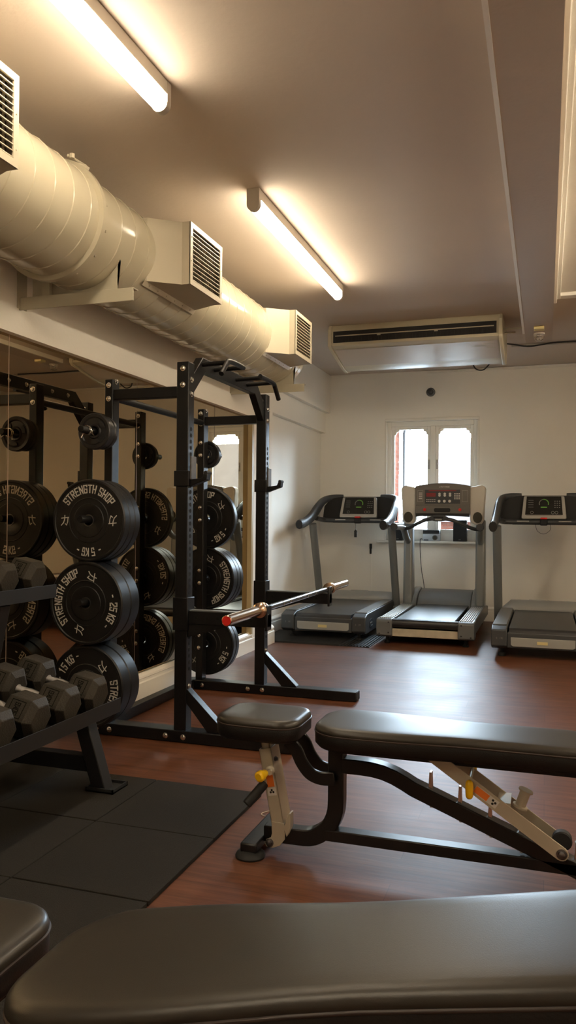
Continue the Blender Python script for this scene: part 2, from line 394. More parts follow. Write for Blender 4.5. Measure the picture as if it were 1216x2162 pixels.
# ceiling beam and its edge strips
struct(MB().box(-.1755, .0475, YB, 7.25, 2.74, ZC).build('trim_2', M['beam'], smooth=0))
struct(MB().box(-.194, -.1757, YB, 6.9, 2.735, 2.775).build('trim_3', M['trimw'], smooth=0))
mb = MB().box(.050, .072, YB, 6.35, 2.83, ZC).box(.0725, .098, YB, 6.35, 2.86, ZC).box(.098, .9, 6.26, 6.35, 2.86, ZC).box(.098, .9, YB, 6.26, 2.885, ZC)
struct(mb.build('trim_4', M['wall'], bevel=.004, smooth=0))
struct(MB().box(-1.33, XR, YF - .022, YF, 2.868, 2.893).build('trim_5', M['trimw'], bevel=.003))

# ---------------------------------------------------------------- window in the far wall
def casement_window(name):
    fr = MB(); y0, y1 = YF + .045, YF + .125
    fr.box(WX0 - .012, WX1 + .012, YF - .012, YF + .04, WZ1 - .004, WZ1 + .028).box(WX0 - .012, WX0 + .010, YF - .010, YF + .04, WZ0, WZ1 - .006).box(WX1 - .010, WX1 + .012, YF - .010, YF + .04, WZ0, WZ1 - .006)
    fr.box(WX0, WX0 + .055, y0, y1, WZ0, WZ1).box(WX1 - .055, WX1, y0, y1, WZ0, WZ1).box(WX0 + .055, WX1 - .055, y0, y1, WZ1 - .06, WZ1).box(WX0 + .055, WX1 - .055, y0, y1, WZ0, WZ0 + .09)
    cx = -1.262; fr.box(cx - .03, cx + .03, y0 - .01, y1, WZ0 + .091, WZ1 - .061)
    f = struct(fr.build(name, M['trimw'], bevel=.004))
    for i, (a, b) in enumerate(((WX0 + .055, cx - .03), (cx + .03, WX1 - .055))):
        s = MB(); ya, yb = YF + .06, YF + .10; t = .036; za, zb = WZ0 + .09, WZ1 - .06
        s.box(a, a + t, ya, yb, za, zb).box(b - t, b, ya, yb, za, zb).box(a + t, b - t, ya, yb, zb - t, zb).box(a + t, b - t, ya, yb, za, za + t + .01)
        for sx, xx in ((1, a + t), (-1, b - t)):   # shaped corner spandrels
            pts = [(xx, zb - t), (xx + sx * .055, zb - t), (xx + sx * .050, zb - t - .022), (xx + sx * .022, zb - t - .030), (xx + sx * .014, zb - t - .060), (xx, zb - t - .065)]
            s.prism(pts, 'y', ya + .012, yb - .005)
        so = s.build('sash', M['trimw'], f, bevel=.002)
        MB().box(a + t, b - t, YF + .078, YF + .082, za + t, zb - t).build('glass_pane', M['glass'], so, smooth=0)
        hx = b - t / 2 if i == 0 else a + t / 2
        MB().box(hx - .012, hx + .012, ya - .008, ya, 1.75, 1.86).box(hx - .006, hx + .006, ya - .03, ya - .006, 1.80, 1.82).build('window_catch', M['pipe'], so, bevel=.002)
    return f
casement_window('window_1')
struct(MB().box(-1.90, -.72, YF - .085, YF + .05, .878, .905).build('trim_6', M['trimw'], bevel=.006))
# ---------------------------------------------------------------- mirrors
segs = [(YB, 1.9), (1.9, 3.148), (3.148, 4.39), (4.39, 5.61), (5.61, 6.33)]
labs = [None, 'wall mirror panel nearest the viewer, reflecting the back of the dumbbell rack', 'wide wall mirror panel behind the black plate storage posts',
        'wall mirror panel seen between the two tall posts of the black rack', 'last narrow wall mirror panel reflecting the bright window, next to the cream pier']
for i, (a, b) in enumerate(segs):
    m = MB().box(XM - .01, XM, a + .002, b - .002, .165, 2.035)
    m.mat(1).box(XM - .009, XM + .0006, a, a + .0022, .165, 2.035).box(XM - .009, XM + .0006, b - .0022, b, .165, 2.035)
    o = m.build('wall_mirror', [M['mirror'], M['mirror_edge'] if i in (1, 2) else M['seam']], smooth=0)
    tag(o, labs[i] or 'wall mirror panel at the rear of the room beside the viewer', 'mirror', 'wall mirror panels')

# ================================================================ DUCT
DX, DZ, DR = -2.10, 2.48, 0.25
du = thing('ventilation_duct', 'large cream spiral ventilation duct with side outlets running under the ceiling', 'air duct', (DX, 2.0, DZ))
YD0, YD1 = -1.2, 6.02
mb = MB().lathe([(0.02, YD0), (DR, YD0), (DR, YD1), (DR - .01, YD1 + .012), (0.0, YD1 + .015)], (DX, 0, DZ), (0, 1, 0), 72)
n = 28; hel = []
t0 = int((YD1 - YD0) / .128 * n)
for i in range(t0 + 1):
    a = 2 * PI * i / n; hel.append((DX + (DR + .001) * math.cos(a), YD0 + .128 * i / n, DZ + (DR + .001) * math.sin(a)))
mb.sweep(hel, [(-.0035, -.002), (.0035, -.002), (.002, .003), (-.002, .003)], up=(0, 1, 0)) if False else None
# helical seam as a thin ribbon with height
vs = []; fs = []
for i, (x, y, z) in enumerate(hel):
    nx, nz = (x - DX) / (DR + .001), (z - DZ) / (DR + .001)
    for dy, dr in ((-.008, -.002), (-.0035, .0042), (.0035, .0042), (.008, -.002)):
        vs.append((DX + nx * (DR + dr), y + dy, DZ + nz * (DR + dr)))
    if i:
        for k in range(3): fs.append(((i - 1) * 4 + k, (i - 1) * 4 + k + 1, i * 4 + k + 1, i * 4 + k))
mb.add(vs, fs)
mb.build('duct_body', M['duct'], du, world=True, smooth=30)
mb = MB().lathe([(DR - .002, 2.955), (DR + .022, 2.958), (DR + .022, 2.985), (DR - .002, 2.99)], (DX, 0, DZ), (0, 1, 0), 72, closed=True)
mb.lathe([(DR, 2.992), (DR + .008, 2.993), (DR + .008, 3.02), (DR, 3.021)], (DX, 0, DZ), (0, 1, 0), 72, closed=True)
for k in range(14):
    a = 2 * PI * k / 14 + .2
    mb.lathe([(.006, 0), (.006, .005), (.003, .007)], (DX + (DR + .008) * math.cos(a), 3.007, DZ + (DR + .008) * math.sin(a)), (math.cos(a), 0, math.sin(a)), 8)
mb.build('duct_collar', M['duct'], du, world=True)
mb = MB().bar((-2.02, 2.985, 2.735), (-1.93, 2.985, 2.70), .03, .012).tube([(-2.0, 2.94, 2.745), (-1.98, 3.05, 2.742)], .006, 8).lathe([(.012, 0), (.012, .02)], (-1.985, 2.95, 2.733), (0, 0, 1), 6)
mb.build('collar_clamp', M['ductflat'], du, world=True)

def outlet(ya, yb):
    z0, z1 = 2.33, 2.645; xf_, xn, xd = -1.70, -1.745, -1.885
    m = MB(); fl_ = .105
    # flared neck from the round duct to the rectangular collar
    secs = [(-2.02, ya - fl_ - .01, yb + fl_ * .6 + .01, z0, z1), (xd, ya - fl_, yb + fl_ * .6, z0, z1), (xn, ya, yb, z0, z1), (xf_, ya, yb, z0, z1)]
    vs = []; fs = []
    for x, a, b, c, d in secs: vs += [(x, a, c), (x, b, c), (x, b, d), (x, a, d)]
    for i in range(3):
        for k in range(4): fs.append((i * 4 + k, i * 4 + (k + 1) % 4, (i + 1) * 4 + (k + 1) % 4, (i + 1) * 4 + k))
    m.add(vs, fs)
    # front flange ring
    t = .026
    m.box(xf_ - .004, xf_ + .003, ya, yb, z0, z0 + t).box(xf_ - .004, xf_ + .003, ya, yb, z1 - t, z1).box(xf_ - .004, xf_ + .003, ya, ya + t, z0 + t, z1 - t).box(xf_ - .004, xf_ + .003, yb - t, yb, z0 + t, z1 - t)
    # lower fixing strip with screws on the duct
    m.add([(-1.888, ya - fl_ - .012, z0 + .002), (-1.888, yb + fl_ * .6 + .012, z0 + .002), (-1.905, yb + fl_ * .6 + .012, z0 - .022), (-1.905, ya - fl_ - .012, z0 - .022)], [(0, 1, 2, 3)])
    for k in range(6):
        yy = ya - fl_ + (yb - ya + fl_ * 1.6) * (k + .5) / 6
        m.lathe([(.0035, 0), (.003, .004)], (-1.897, yy, z0 - .010), (.8, 0, -.5), 8)
    for k in range(4):
        m.lathe([(.003, 0), (.0025, .003)], (xf_ + .003, ya + t / 2 if k % 2 else yb - t / 2, z0 + .06 + .06 * k), (1, 0, 0), 8)
    ob = m.build('outlet_box', M['ductflat'], du, world=True, smooth=20)
    g = MB(); zi0, zi1 = z0 + t, z1 - t; nn = 12
    for k in range(nn):
        zc = zi0 + (zi1 - zi0) * (k + .5) / nn; hh = (zi1 - zi0) / nn
        g.add([(xf_ + .001, ya + t, zc - hh * .22), (xf_ + .001, yb - t, zc - hh * .22), (xf_ - .022, yb - t, zc + hh * .30), (xf_ - .022, ya + t, zc + hh * .30),
               (xf_ + .001, ya + t, zc - hh * .38), (xf_ + .001, yb - t, zc - hh * .38), (xf_ - .022, yb - t, zc + hh * .16), (xf_ - .022, ya + t, zc + hh * .16)],
              [(0, 1, 2, 3), (4, 5, 6, 7), (0, 1, 5, 4)])
    for k in range(14):
        yy = ya + t + (yb - ya - 2 * t) * (k + .5) / 14; g.box(xf_ - .034, xf_ - .026, yy - .0015, yy + .0015, zi0, zi1)
    g.mat(1).box(xf_ - .044, xf_ - .040, ya + .01, yb - .01, z0 + .01, z1 - .01)
    g.build('grille', [M['ductflat'], M['slot']], ob, world=True, smooth=0)
for ya in (-.02 + 1.83 - 1.75, 1.81, 3.555, 5.29): outlet(ya, ya + .40)

def duct_bracket(yb, label):
    b = thing('duct_bracket', label, 'bracket', (XL, yb, 2.18), group='steel brackets under the duct')
    m = MB().box(XL, -1.80, yb - .003, yb + .003, 2.152, 2.212).box(XL, -1.80, yb, yb + .045, 2.207, 2.213)
    m.box(XL, XL + .006, yb - .02, yb + .05, 2.16, 2.36)
    m.build('angle_arm', M['bracket'], b, world=True, bevel=.001)
    pts = [(-2.36, 2.213), (-1.895, 2.213), (-1.895, 2.36)]
    for k in range(13):
        a = math.radians(-30 - 120 * k / 12); pts.append((DX + (DR + .003) * math.cos(a), DZ + (DR + .003) * math.sin(a)))
    pts += [(-2.36, 2.33)]
    m = MB().prism(pts, 'y', yb + .02, yb + .026)
    for x in (-2.2, -1.97): m.lathe([(.008, 0), (.008, .012), (.004, .02)], (x, yb + .03, 2.213), (0, 0, 1), 8)
    m.build('saddle_plate', M['bracket'], b, world=True, smooth=0)
    MB().prism([(-2.29, 2.213), (-2.25, 2.213), (-2.25, 2.30), (-2.29, 2.30)], 'y', yb - .002, yb + .018).build('gusset', M['bracket'], b, world=True)
duct_bracket(3.17, 'cream angle-iron duct bracket nearest the viewer, above the mirror')
duct_bracket(5.84, 'cream angle-iron duct bracket under the far end of the duct')

# ================================================================ STRIP LIGHTS
def strip_light(y0, y1, label, x=-1.475, dif='tube'):
    t = thing('strip_light', label, 'light', (x, (y0 + y1) / 2, ZC), group='ceiling strip lights')
    MB().box(x - .034, x + .034, y0, y1, 2.845, ZC).build('lamp_housing', M['lampbody'], t, world=True, bevel=.004)
    m = MB(); prof = [(x - .032, 2.846), (x - .033, 2.825)] + [(x + .033 * math.cos(a), 2.815 + .033 * math.sin(a)) for a in [PI + PI * k / 10 for k in range(11)]] + [(x + .033, 2.825), (x + .032, 2.846)]
    m.prism(prof, 'y', y0 + .03, y1 - .03); m.build('diffuser', M[dif], t, world=True, smooth=50)
    for a, b in ((y0 - .002, y0 + .03), (y1 - .03, y1 + .002)):
        p2 = [(x - .035, ZC - .002), (x - .035, 2.82)] + [(x + .035 * math.cos(q), 2.815 + .035 * math.sin(q)) for q in [PI + PI * k / 10 for k in range(11)]] + [(x + .035, 2.82), (x + .035, ZC - .002)]
        MB().prism(p2, 'y', a, b).build('end_cap', M['lampbody'], t, world=True)
strip_light(3.84, 5.64, 'lit white strip light on the ceiling between the duct and the air conditioner')
strip_light(3.84, 5.64, 'added fill strip light on the far right of the ceiling, out of view', 1.35, 'tube_fill')  # this and the next two lamps are added to even out the wall light
strip_light(1.02, 2.82, 'added fill strip light on the near right of the ceiling, out of view', 1.35, 'tube_fill')
strip_light(-1.8, 0.0, 'added fill strip light on the ceiling behind the viewer, out of view', -1.475, 'tube_fill')
strip_light(1.02, 2.82, 'lit white strip light at the top left nearest the viewer')
tag(MB().lathe([(.010, 0), (.009, -.004), (.003, -.012), (.0, -.02)], (-1.36, 2.16, ZC), (0, 0, 1), 10).build('ceiling_hook', M['pipe']), 'tiny screw hook in the ceiling beside the nearest strip light', 'hook')

# ================================================================ AIR CONDITIONER
AX0, AX1 = -1.87, -.352
ac = thing('air_conditioner', 'long cream ceiling-mounted air conditioner with a black outlet slot', 'air conditioner', ((AX0 + AX1) / 2, 7.1, ZC))
prof = [(6.82, ZC), (6.80, 2.86), (6.785, 2.81), (6.785, 2.71), (6.83, 2.695), (7.27, 2.60), (7.40, 2.59), (7.52, 2.62), (7.55, ZC)]
m = MB().prism(prof, 'x', AX0 + .03, AX1 - .03); m.build('casing', M['acbody'], ac, world=True, bevel=.004)
pc = [(6.81, ZC), (6.775, 2.855), (6.77, 2.71), (6.80, 2.685), (7.27, 2.588), (7.41, 2.578), (7.535, 2.61), (7.56, ZC)]
for a, b in ((AX0, AX0 + .032), (AX1 - .032, AX1)): MB().prism(pc, 'x', a, b).build('end_panel', M['acbody'], ac, world=True, bevel=.006)
m = MB().box(AX0 + .07, AX1 - .07, 6.764, 6.772, 2.788, 2.796)
for x in (AX0 + .45, AX0 + .95): m.box(x, x + .03, 6.766, 6.78, 2.778, 2.79)
m.build('louvre', M['bracket'], ac, world=True)
m = MB().box(AX0 + .05, AX1 - .05, 6.774, 6.79, 2.735, 2.835)
for k in range(46): xx = AX0 + .07 + k * .030; m.box(xx, xx + .002, 6.768, 6.774, 2.738, 2.775)
m.build('outlet_slot', M['black'], ac, world=True)
def slope(y): return 2.695 + (y - 6.83) * (2.60 - 2.695) / (7.27 - 6.83)
m = MB().add([(AX0 + .045, 6.85, slope(6.85) - .004), (AX1 - .045, 6.85, slope(6.85) - .004), (AX1 - .045, 7.22, slope(7.22) - .004), (AX0 + .045, 7.22, slope(7.22) - .004)], [(0, 1, 2, 3)])
m.build('inlet_panel', M['acpanel'], ac, world=True)
m = MB()
for (x0_, x1_, ya, yb_) in ((-.62, -.50, 6.93, 6.955), (-.52, -.42, 6.90, 6.912), (-.50, -.42, 6.975, 6.995)):
    m.add([(x0_, ya, slope(ya) - .006), (x1_, ya, slope(ya) - .006), (x1_, yb_, slope(yb_) - .006), (x0_, yb_, slope(yb_) - .006)], [(0, 1, 2, 3)])
m.build('label_plate', M['bracket'], ac, world=True)
cb = smooth_path([(-.37, 7.52, 2.80), (-.30, 7.85, 2.855), (-.15, 8.0, 2.862), (.1, 8.0, 2.885), (.6, 8.0, 2.88), (1.2, 8.0, 2.885)], 6)
tag(MB().tube(cb, .008, 8).build('power_cable', M['cable']), 'black cable sagging from the air conditioner across the ceiling', 'cable')
tag(MB().tube([(-.33, 8.05, 2.885), (2.2, 8.05, 2.885)], .011, 10).build('conduit_pipe', M['pipe']), 'pale painted pipe on the ceiling behind the black cable', 'pipe')
tag(MB().tube(smooth_path([(-.66, 7.5, 2.63), (-.63, 7.52, 2.575), (-.56, 7.52, 2.565), (-.50, 7.5, 2.62)], 6), .006, 8).build('drain_hose', M['cable']), 'short black hose looping under the rear of the air conditioner', 'hose')
for yy, x1_ in ((6.95, -.20), (7.1, -.26)):
    tag(MB().tube([(-.36, yy, 2.80), (x1_, yy, 2.80)], .007, 8).build('refrigerant_pipe', M['bracket']), 'thin pipe leaving the air conditioner towards the ceiling beam' if yy < 7 else 'shorter thin pipe leaving the air conditioner just behind the longer one', 'pipe')
# emergency fitting under the beam end
e = thing('ceiling_sensor', 'clear domed fitting with a yellowed plate under the end of the ceiling beam', 'sensor', (-.06, 6.9, 2.74))
MB().box(-.10, -.02, 6.66, 6.74, 2.715, 2.74).build('mounting_plate', M['cream_plate'], e, world=True, bevel=.004)
m = MB().lathe([(.045, 0), (.045, -.012), (.0, -.012)], (-.06, 6.93, 2.74), (0, 0, 1), 24).mat(1).lathe([(.015, -.012), (.015, -.04), (0, -.045)], (-.06, 6.93, 2.74), (0, 0, 1), 16)
m.build('base_plate', [M['acpanel'], M['chrome']], e, world=True)
MB().lathe([(.040, -.010), (.040, -.035), (.034, -.055), (.018, -.066), (0, -.068)], (-.06, 6.93, 2.74), (0, 0, 1), 24).build('dome', M['dome'], e, world=True)
# round fitting on far wall
c = thing('wall_bell', 'small round dark fitting on the far wall above the window', 'fitting', (-1.285, YF, 2.645))
MB().lathe([(.052, 0), (.052, -.012), (.044, -.022), (.0, -.022)], (-1.285, YF, 2.645), (0, 1, 0), 32).build('bell_plate', M['tm_mid'], c, world=True)
MB().lathe([(.030, -.02), (.034, -.03), (.026, -.045), (.0, -.05)], (-1.285, YF, 2.645), (0, 1, 0), 24).build('bell_cap', M['tm_dark'], c, world=True)
# wall hook rail behind left treadmill
c = thing('wall_socket_bracket', 'small black bracket with a cable run on the far wall left of the window', 'bracket', (-1.985, YF, .75))
MB().box(-2.0, -1.97, YF - .02, YF, .80, .86).box(-1.995, -1.975, YF - .03, YF, .74, .80).build('clip', M['black'], c, world=True, bevel=.003)
MB().box(-1.99, -1.98, YF - .008, YF, .165, .74).build('cable_cover', M['trimw'], c, world=True)

# ================================================================ OUTSIDE
b = thing('brick_building', 'red brick building with a black downpipe seen through the left pane', 'building', (-3.3, 13, 0))
MB().prism([(10.6, -3), (14.2, -3), (14.2, 3.1), (10.6, 3.1)], 'x', -5.6, -2.55).build('brick_wall', M['brick'], b, world=True, smooth=0)
MB().prism([(10.4, 3.1), (14.4, 3.1), (12.4, 4.4)], 'x', -5.8, -2.35).build('roof', M['roof'], b, world=True, smooth=0)
MB().tube([(-2.32, 10.3, 3.06), (-2.32, 14.4, 3.06)], .06, 10).build('gutter', M['black'], b, world=True)
MB().tube([(-2.38, 14.1, 3.0), (-2.42, 14.1, 2.7), (-2.42, 14.1, -3)], .05, 10).build('downpipe', M['black'], b, world=True)
b = thing('terrace_house', 'pale washed-out house across the yard with a tiled roof and brick wall', 'house', (2.0, 20, 0))
MB().box(-2.4, 9, 19, 25, -3, 1.15).build('brick_wall', M['brick'], b, world=True, smooth=0)
m = MB().prism([(18.6, 1.1), (25.4, 1.1), (22, 3.4)], 'x', -2.8, 9.3); m.build('roof', M['roof'], b, world=True, smooth=0)
for i, x in enumerate((1.0, 3.4, 5.6)):
    wn = MB().box(x, x + 1.0, 18.96, 19.02, -.6, .7).build('house_window', M['trimw'], b, world=True)
    MB().box(x + .08, x + .92, 18.94, 18.97, -.5, .6).build('pane', M['tm_mid'], wn, world=True)
tag(MB().box(-12, 14, YF + .6, 30, -3.1, -3.0).build('yard_ground', M['ground'], smooth=0), 'paved yard outside', 'ground', kind='structure')

# ================================================================ WINDOW SILL THINGS
def bookshelf_speaker(x0_, x1_, z1_, label):
    s = thing('bookshelf_speaker', label, 'speaker', ((x0_ + x1_) / 2, YF - .02, .905), group='black speakers on the window sill')
    c = s['base']; w_ = (x1_ - x0_) / 2
    MB().box(-w_, w_, -.05, .06, 0, z1_ - .905).build('cabinet', M['black'], s, bevel=.003)
    m = MB().box(-w_ + .006, w_ - .006, -.056, -.050, .008, z1_ - .913).mat(1).box(-.012, .012, -.058, -.056, .018, .024)
    m.build('speaker_cover', [M['black'], M['scr_grey']], s)
bookshelf_speaker(-1.70, -1.60, 1.12, 'black speaker on the left end of the window sill, partly behind the treadmill')
bookshelf_speaker(-1.01, -.86, 1.15, 'black speaker on the right end of the window sill')
r = thing('table_radio', 'small silver radio with a round dial on the window sill', 'radio', (-1.26, YF - .03, .905))
MB().box(-.095, .095, -.05, .06, 0, .085).build('case', M['radio'], r, bevel=.004)
MB().box(-.095, .095, -.05, .06, .0855, .128).build('top_panel', M['black'], r, bevel=.003)
m = MB().lathe([(.030, 0), (.030, -.008), (.025, -.012), (0, -.012)], (.045, -.05, .042), (0, 1, 0), 24).mat(1).lathe([(.020, -.012), (.018, -.016), (0, -.016)], (.045, -.05, .042), (0, 1, 0), 20)
m.build('dial', [M['tm_mid'], M['speaker_cloth']], r)
MB().box(-.085, -.03, -.052, -.05, .008, .018).build('display', M['black'], r)
tag(MB().tube(smooth_path([(-1.36, YF - .07, .925), (-1.385, YF - .092, .90), (-1.37, YF - .09, .6), (-1.34, YF - .06, .38), (-1.345, YF - .06, .2)], 8), .004, 8).build('radio_cable', M['cable']), 'thin black cable hanging from the window sill behind the middle treadmill', 'cable')

# ================================================================ TREADMILLS
def rbox(mb, x0, x1, y0, y1, z0, z1): return mb.box(x0, x1, y0, y1, z0, z1)
def make_tm1(label):
    t = thing('treadmill', label, 'treadmill', group='grey treadmills facing the window wall')
    # chassis side housings
    m = MB()
    for s in (-1, 1):
        pr = [(0.0, .10), (.05, .075), (1.80, .075), (1.86, .12), (1.80, .235), (1.3, .262), (.10, .262), (.0, .235)]
        a, b_ = sorted((s * .285, s * .415)); m.prism(pr, 'x', a, b_)
    m.build('side_housing', M['tm_dark'], t, bevel=.010, seg=3)
    m = MB()
    for s in (-1, 1):
        a, b_ = sorted((s * .292, s * .408)); m.box(a, b_, .11, 1.42, .262, .270)
    m.build('foot_rail', M['tm_mid'], t, bevel=.003)
    m = MB().box(-.285, .285, .012, .10, .085, .215); m.build('rear_cover', M['tm_dark'], t, bevel=.008)
    m = MB().prism([(-.255, .112), (-.235, .100), (.235, .100), (.255, .112), (.255, .175), (-.255, .175)], 'y', .004, .014)
    m.build('rear_plate', M['tm_light'], t, bevel=.003)
    MB().box(-.045, .04, .000, .0045, .125, .150).build('label_badge', M['cream_plate'], t)
    m = MB(); flat_text(m, 'EXCITE', (-.345, -.0005, .165), (1, 0, 0), (0, 0, 1), .012); flat_text(m, 'EXCITE', (.345, -.0005, .165), (1, 0, 0), (0, 0, 1), .012)
    m.build('model_lettering', M['scr_grey'], t, smooth=0)
    ov = [(.26 + .085 * math.cos(a) * 1.0, .155 + .045 * math.sin(a)) for a in [2 * PI * k / 24 for k in range(24)]]
    m = MB().prism(ov, 'x', .4148, .418).mat(1)
    for k in range(2): m.prism([(.20 + .04 * k, .16 - .03 * k), (.29 + .02 * k, .16 - .03 * k), (.29 + .02 * k, .17 - .03 * k), (.20 + .04 * k, .17 - .03 * k)], 'x', .418, .4188)
    m.build('side_badge', [M['black'], M['tm_light']], t)
    # belt with rounded rear
    pr = [(1.47, .250), (.06, .250)] + [(.06 + .042 * math.cos(a), .208 + .042 * math.sin(a)) for a in [PI / 2 + PI * k / 10 for k in range(1, 11)]] + [(1.47, .166)]
    MB().prism(pr, 'x', -.27, .27).build('running_belt', M['tm_belt'], t, smooth=50)
    # motor hood
    m = MB(); secs = []
    ys = [1.42, 1.44, 1.5, 1.62, 1.74, 1.82, 1.86]; zs = [.262, .285, .305, .325, .325, .30, .25]
    vs = []; fs = []; nx = 11
    for y, z in zip(ys, zs):
        for i in range(nx):
            u = -1 + 2 * i / (nx - 1); e_ = max(0, abs(u) - .75) / .25
            vs.append((u * .405, y + (.03 * e_ if y < 1.5 else 0), z - (z - .24) * (e_ ** 2) * .9))
    for j in range(len(ys) - 1):
        for i in range(nx - 1): fs.append((j * nx + i, j * nx + i + 1, (j + 1) * nx + i + 1, (j + 1) * nx + i))
    b0 = len(vs); vs += [(-.405, 1.42, .2), (.405, 1.42, .2), (.405, 1.86, .2), (-.405, 1.86, .2)]
    fs += [(b0, b0 + 1, nx - 1, 0) if False else tuple([b0, b0 + 1] + list(range(nx - 1, -1, -1)))]
    m.add(vs, fs); m.build('motor_hood', M['tm_light'], t, smooth=45)
    MB().box(-.14, .06, 1.70, 1.735, .322, .333).build('hood_vent', M['tm_silver'], t, bevel=.004)
    # uprights
    for s in (-1, 1):
        m = MB().tube([(s * .437, 1.50, .12), (s * .437, 1.44, .28), (s * .437, 1.13, 1.10)], .030, 16, up=(1, 0, 0), r2=.042)
        m.build('upright', M['tm_post'], t, smooth=50)
        MB().box(*sorted((s * .405, s * .455)), 1.40, 1.56, .09, .2).build('upright_foot', M['tm_mid'], t, bevel=.01)
    # handle arms, one each side
    for s in (-1, 1):
        pts = [(s * .445, .66, 1.095), (s * .447, .80, 1.105), (s * .448, .98, 1.14), (s * .445, 1.15, 1.19), (s * .44, 1.32, 1.27), (s * .43, 1.48, 1.345), (s * .395, 1.58, 1.385), (s * .32, 1.63, 1.405), (s * .22, 1.645, 1.41)]
        P = smooth_path(pts, 5); m = MB()
        for i in range(1):
            vs = []; nn = 16
            for k, p in enumerate(P):
                f_ = k / (len(P) - 1); rw = .038 if f_ < .45 else .038 - .010 * (f_ - .45) / .55; rh = .050 + .016 * math.exp(-((f_ - .45) / .16) ** 2) if f_ < .5 else .050 + .016 * math.exp(-((f_ - .45) / .16) ** 2) - .024 * (f_ - .5) / .5
                t_ = (P[min(k + 1, len(P) - 1)] - P[max(k - 1, 0)]).normalized()
                sd = t_.cross(Vector((0, 0, 1))).normalized(); up_ = sd.cross(t_).normalized()
                for j in range(nn): a = 2 * PI * j / nn; vs.append(p + sd * rw * math.cos(a) + up_ * rh * math.sin(a))
            fs = [(k * nn + j, k * nn + (j + 1) % nn, (k + 1) * nn + (j + 1) % nn, (k + 1) * nn + j) for k in range(len(P) - 1) for j in range(nn)]
            m.add(vs, fs + [tuple(range(nn)), tuple((len(P) - 1) * nn + j for j in range(nn))])
        m.build('handle_arm', M['tm_dark'], t, smooth=50)
        MB().tube([(s * .444, .645, 1.093), (s * .4455, .70, 1.098)], .038, 16, r2=.048).build('handle_cap', M['black'], t, bevel=.006, seg=3)
        MB().tube(smooth_path([(s * .4462, .71, 1.1), (s * .4475, .83, 1.108), (s * .4482, .93, 1.128)], 5), .038, 16, r2=.048).build('handle_grip', M['tm_mid'], t, smooth=50)
    # console tray: dark concave shell within the arch
    m = MB(); pr = [(-.43, 1.14), (-.425, 1.30), (-.36, 1.385), (-.22, 1.41), (.22, 1.41), (.36, 1.385), (.425, 1.30), (.43, 1.14), (.30, 1.11), (-.30, 1.11)]
    vs = []
    for (x, z) in pr: vs.append((x, 1.50 + (z - 1.11) * .35, z))
    for (x, z) in pr: vs.append((x * .93, 1.60 + (z - 1.11) * .35, z))
    nn = len(pr); m.add(vs, [tuple(range(nn)), tuple(range(nn, 2 * nn))[::-1]] + [(i, (i + 1) % nn, nn + (i + 1) % nn, nn + i) for i in range(nn)])
    m.build('console_shell', M['black'], t, smooth=30)
    m = MB().tube(smooth_path([(-.43, 1.25, 1.16), (-.40, 1.40, 1.145), (-.30, 1.45, 1.138), (.30, 1.45, 1.138), (.40, 1.40, 1.145), (.43, 1.25, 1.16)], 5), .026, 14)
    m.build('front_bar', M['tm_dark'], t, smooth=50)
    for s in (-1, 1): MB().box(s * .2 - .06, s * .2 + .06, 1.418, 1.428, 1.140, 1.152).build('pulse_sensor', M['tm_silver'], t, bevel=.003)
    # display panel (leaning back)
    ang = math.radians(20); MX = Matrix.Translation((.0, 1.44, 1.185)) @ Matrix.Rotation(-ang, 4, 'X')
    cx = .0
    m = MB().prism([(-.215, 0), (-.205, -.012), (.205, -.012), (.215, 0), (.195, .225), (.185, .232), (-.185, .232), (-.195, .225)], 'y', 0, .035).xf(MX)
    pan = m.build('display_panel', M['tm_silver'], t, bevel=.006, seg=3)
    m = MB().prism([(-.180, .028), (.180, .028), (.166, .226), (-.166, .226)], 'y', -.002, .01).xf(MX); m.build('display_screen', M['screen'], pan)
    m = MB()
    for k in range(16):
        a0 = math.radians(200 - 220 * k / 16); a1 = math.radians(200 - 220 * (k + .75) / 16)
        m.mat(1 if k > 6 else 0).add([(r_ * math.cos(a) - .0, -.0025, .150 + r_ * math.sin(a)) for r_, a in ((.040, a0), (.040, a1), (.048, a1), (.048, a0))], [(0, 1, 2, 3)])
    m.mat(0)
    for r_ in range(4):
        for c_ in range(3): m.add([(.10 + c_ * .022 + dx, -.0025, .105 + r_ * .022 + dz) for dx, dz in ((0, 0), (.011, 0), (.011, .008), (0, .008))], [(0, 1, 2, 3)])
        m.add([(-.15 + dx, -.0025, .11 + r_ * .024 + dz) for dx, dz in ((0, 0), (.05, 0), (.05, .004), (0, .004))], [(0, 1, 2, 3)])
    for x in (-.115, .085, .12): m.lathe([(.016, -.0025), (.012, -.0026)], (x, 0, .052), (0, 1, 0), 20, caps=False)
    m.mat(1).add([(dx, -.0026, dz) for dx, dz in ((-.03, .105), (.03, .105), (.03, .115), (-.03, .115))], [(0, 1, 2, 3)])
    m.mat(0).add([(dx, -.0026, dz) for dx, dz in ((-.17, .018), (.17, .018), (.17, .022), (-.17, .022))], [(0, 1, 2, 3)])
    m.xf(MX); m.build('screen_graphics', [M['scr_grey'], M['led_green']], pan, smooth=0)
    m = MB().box(-.035, .035, 1.40, 1.47, 1.105, 1.165); m.build('stop_box', M['black'], t, bevel=.008)
    MB().box(-.032, .032, 1.41, 1.45, 1.166, 1.185).build('stop_button', M['red'], t, bevel=.004)
    for s in (-1, 1):
        for y in (.12, 1.7): MB().lathe([(.028, .0), (.032, .01), (.030, .03), (.015, .035), (.015, .09)], (s * .33, y, 0), (0, 0, 1), 16).build('levelling_foot', M['rubber'], t)
    return t
tmL = make_tm1('left treadmill by the left wall, with a safety key hanging from its console')
tmL.location = (-2.005, 7.15, 0)
tmR = copy_tree(tmL); tmR['label'] = 'right-hand treadmill, cut off by the right edge of the photo'; tmR.location = (-.018, 6.80, 0)
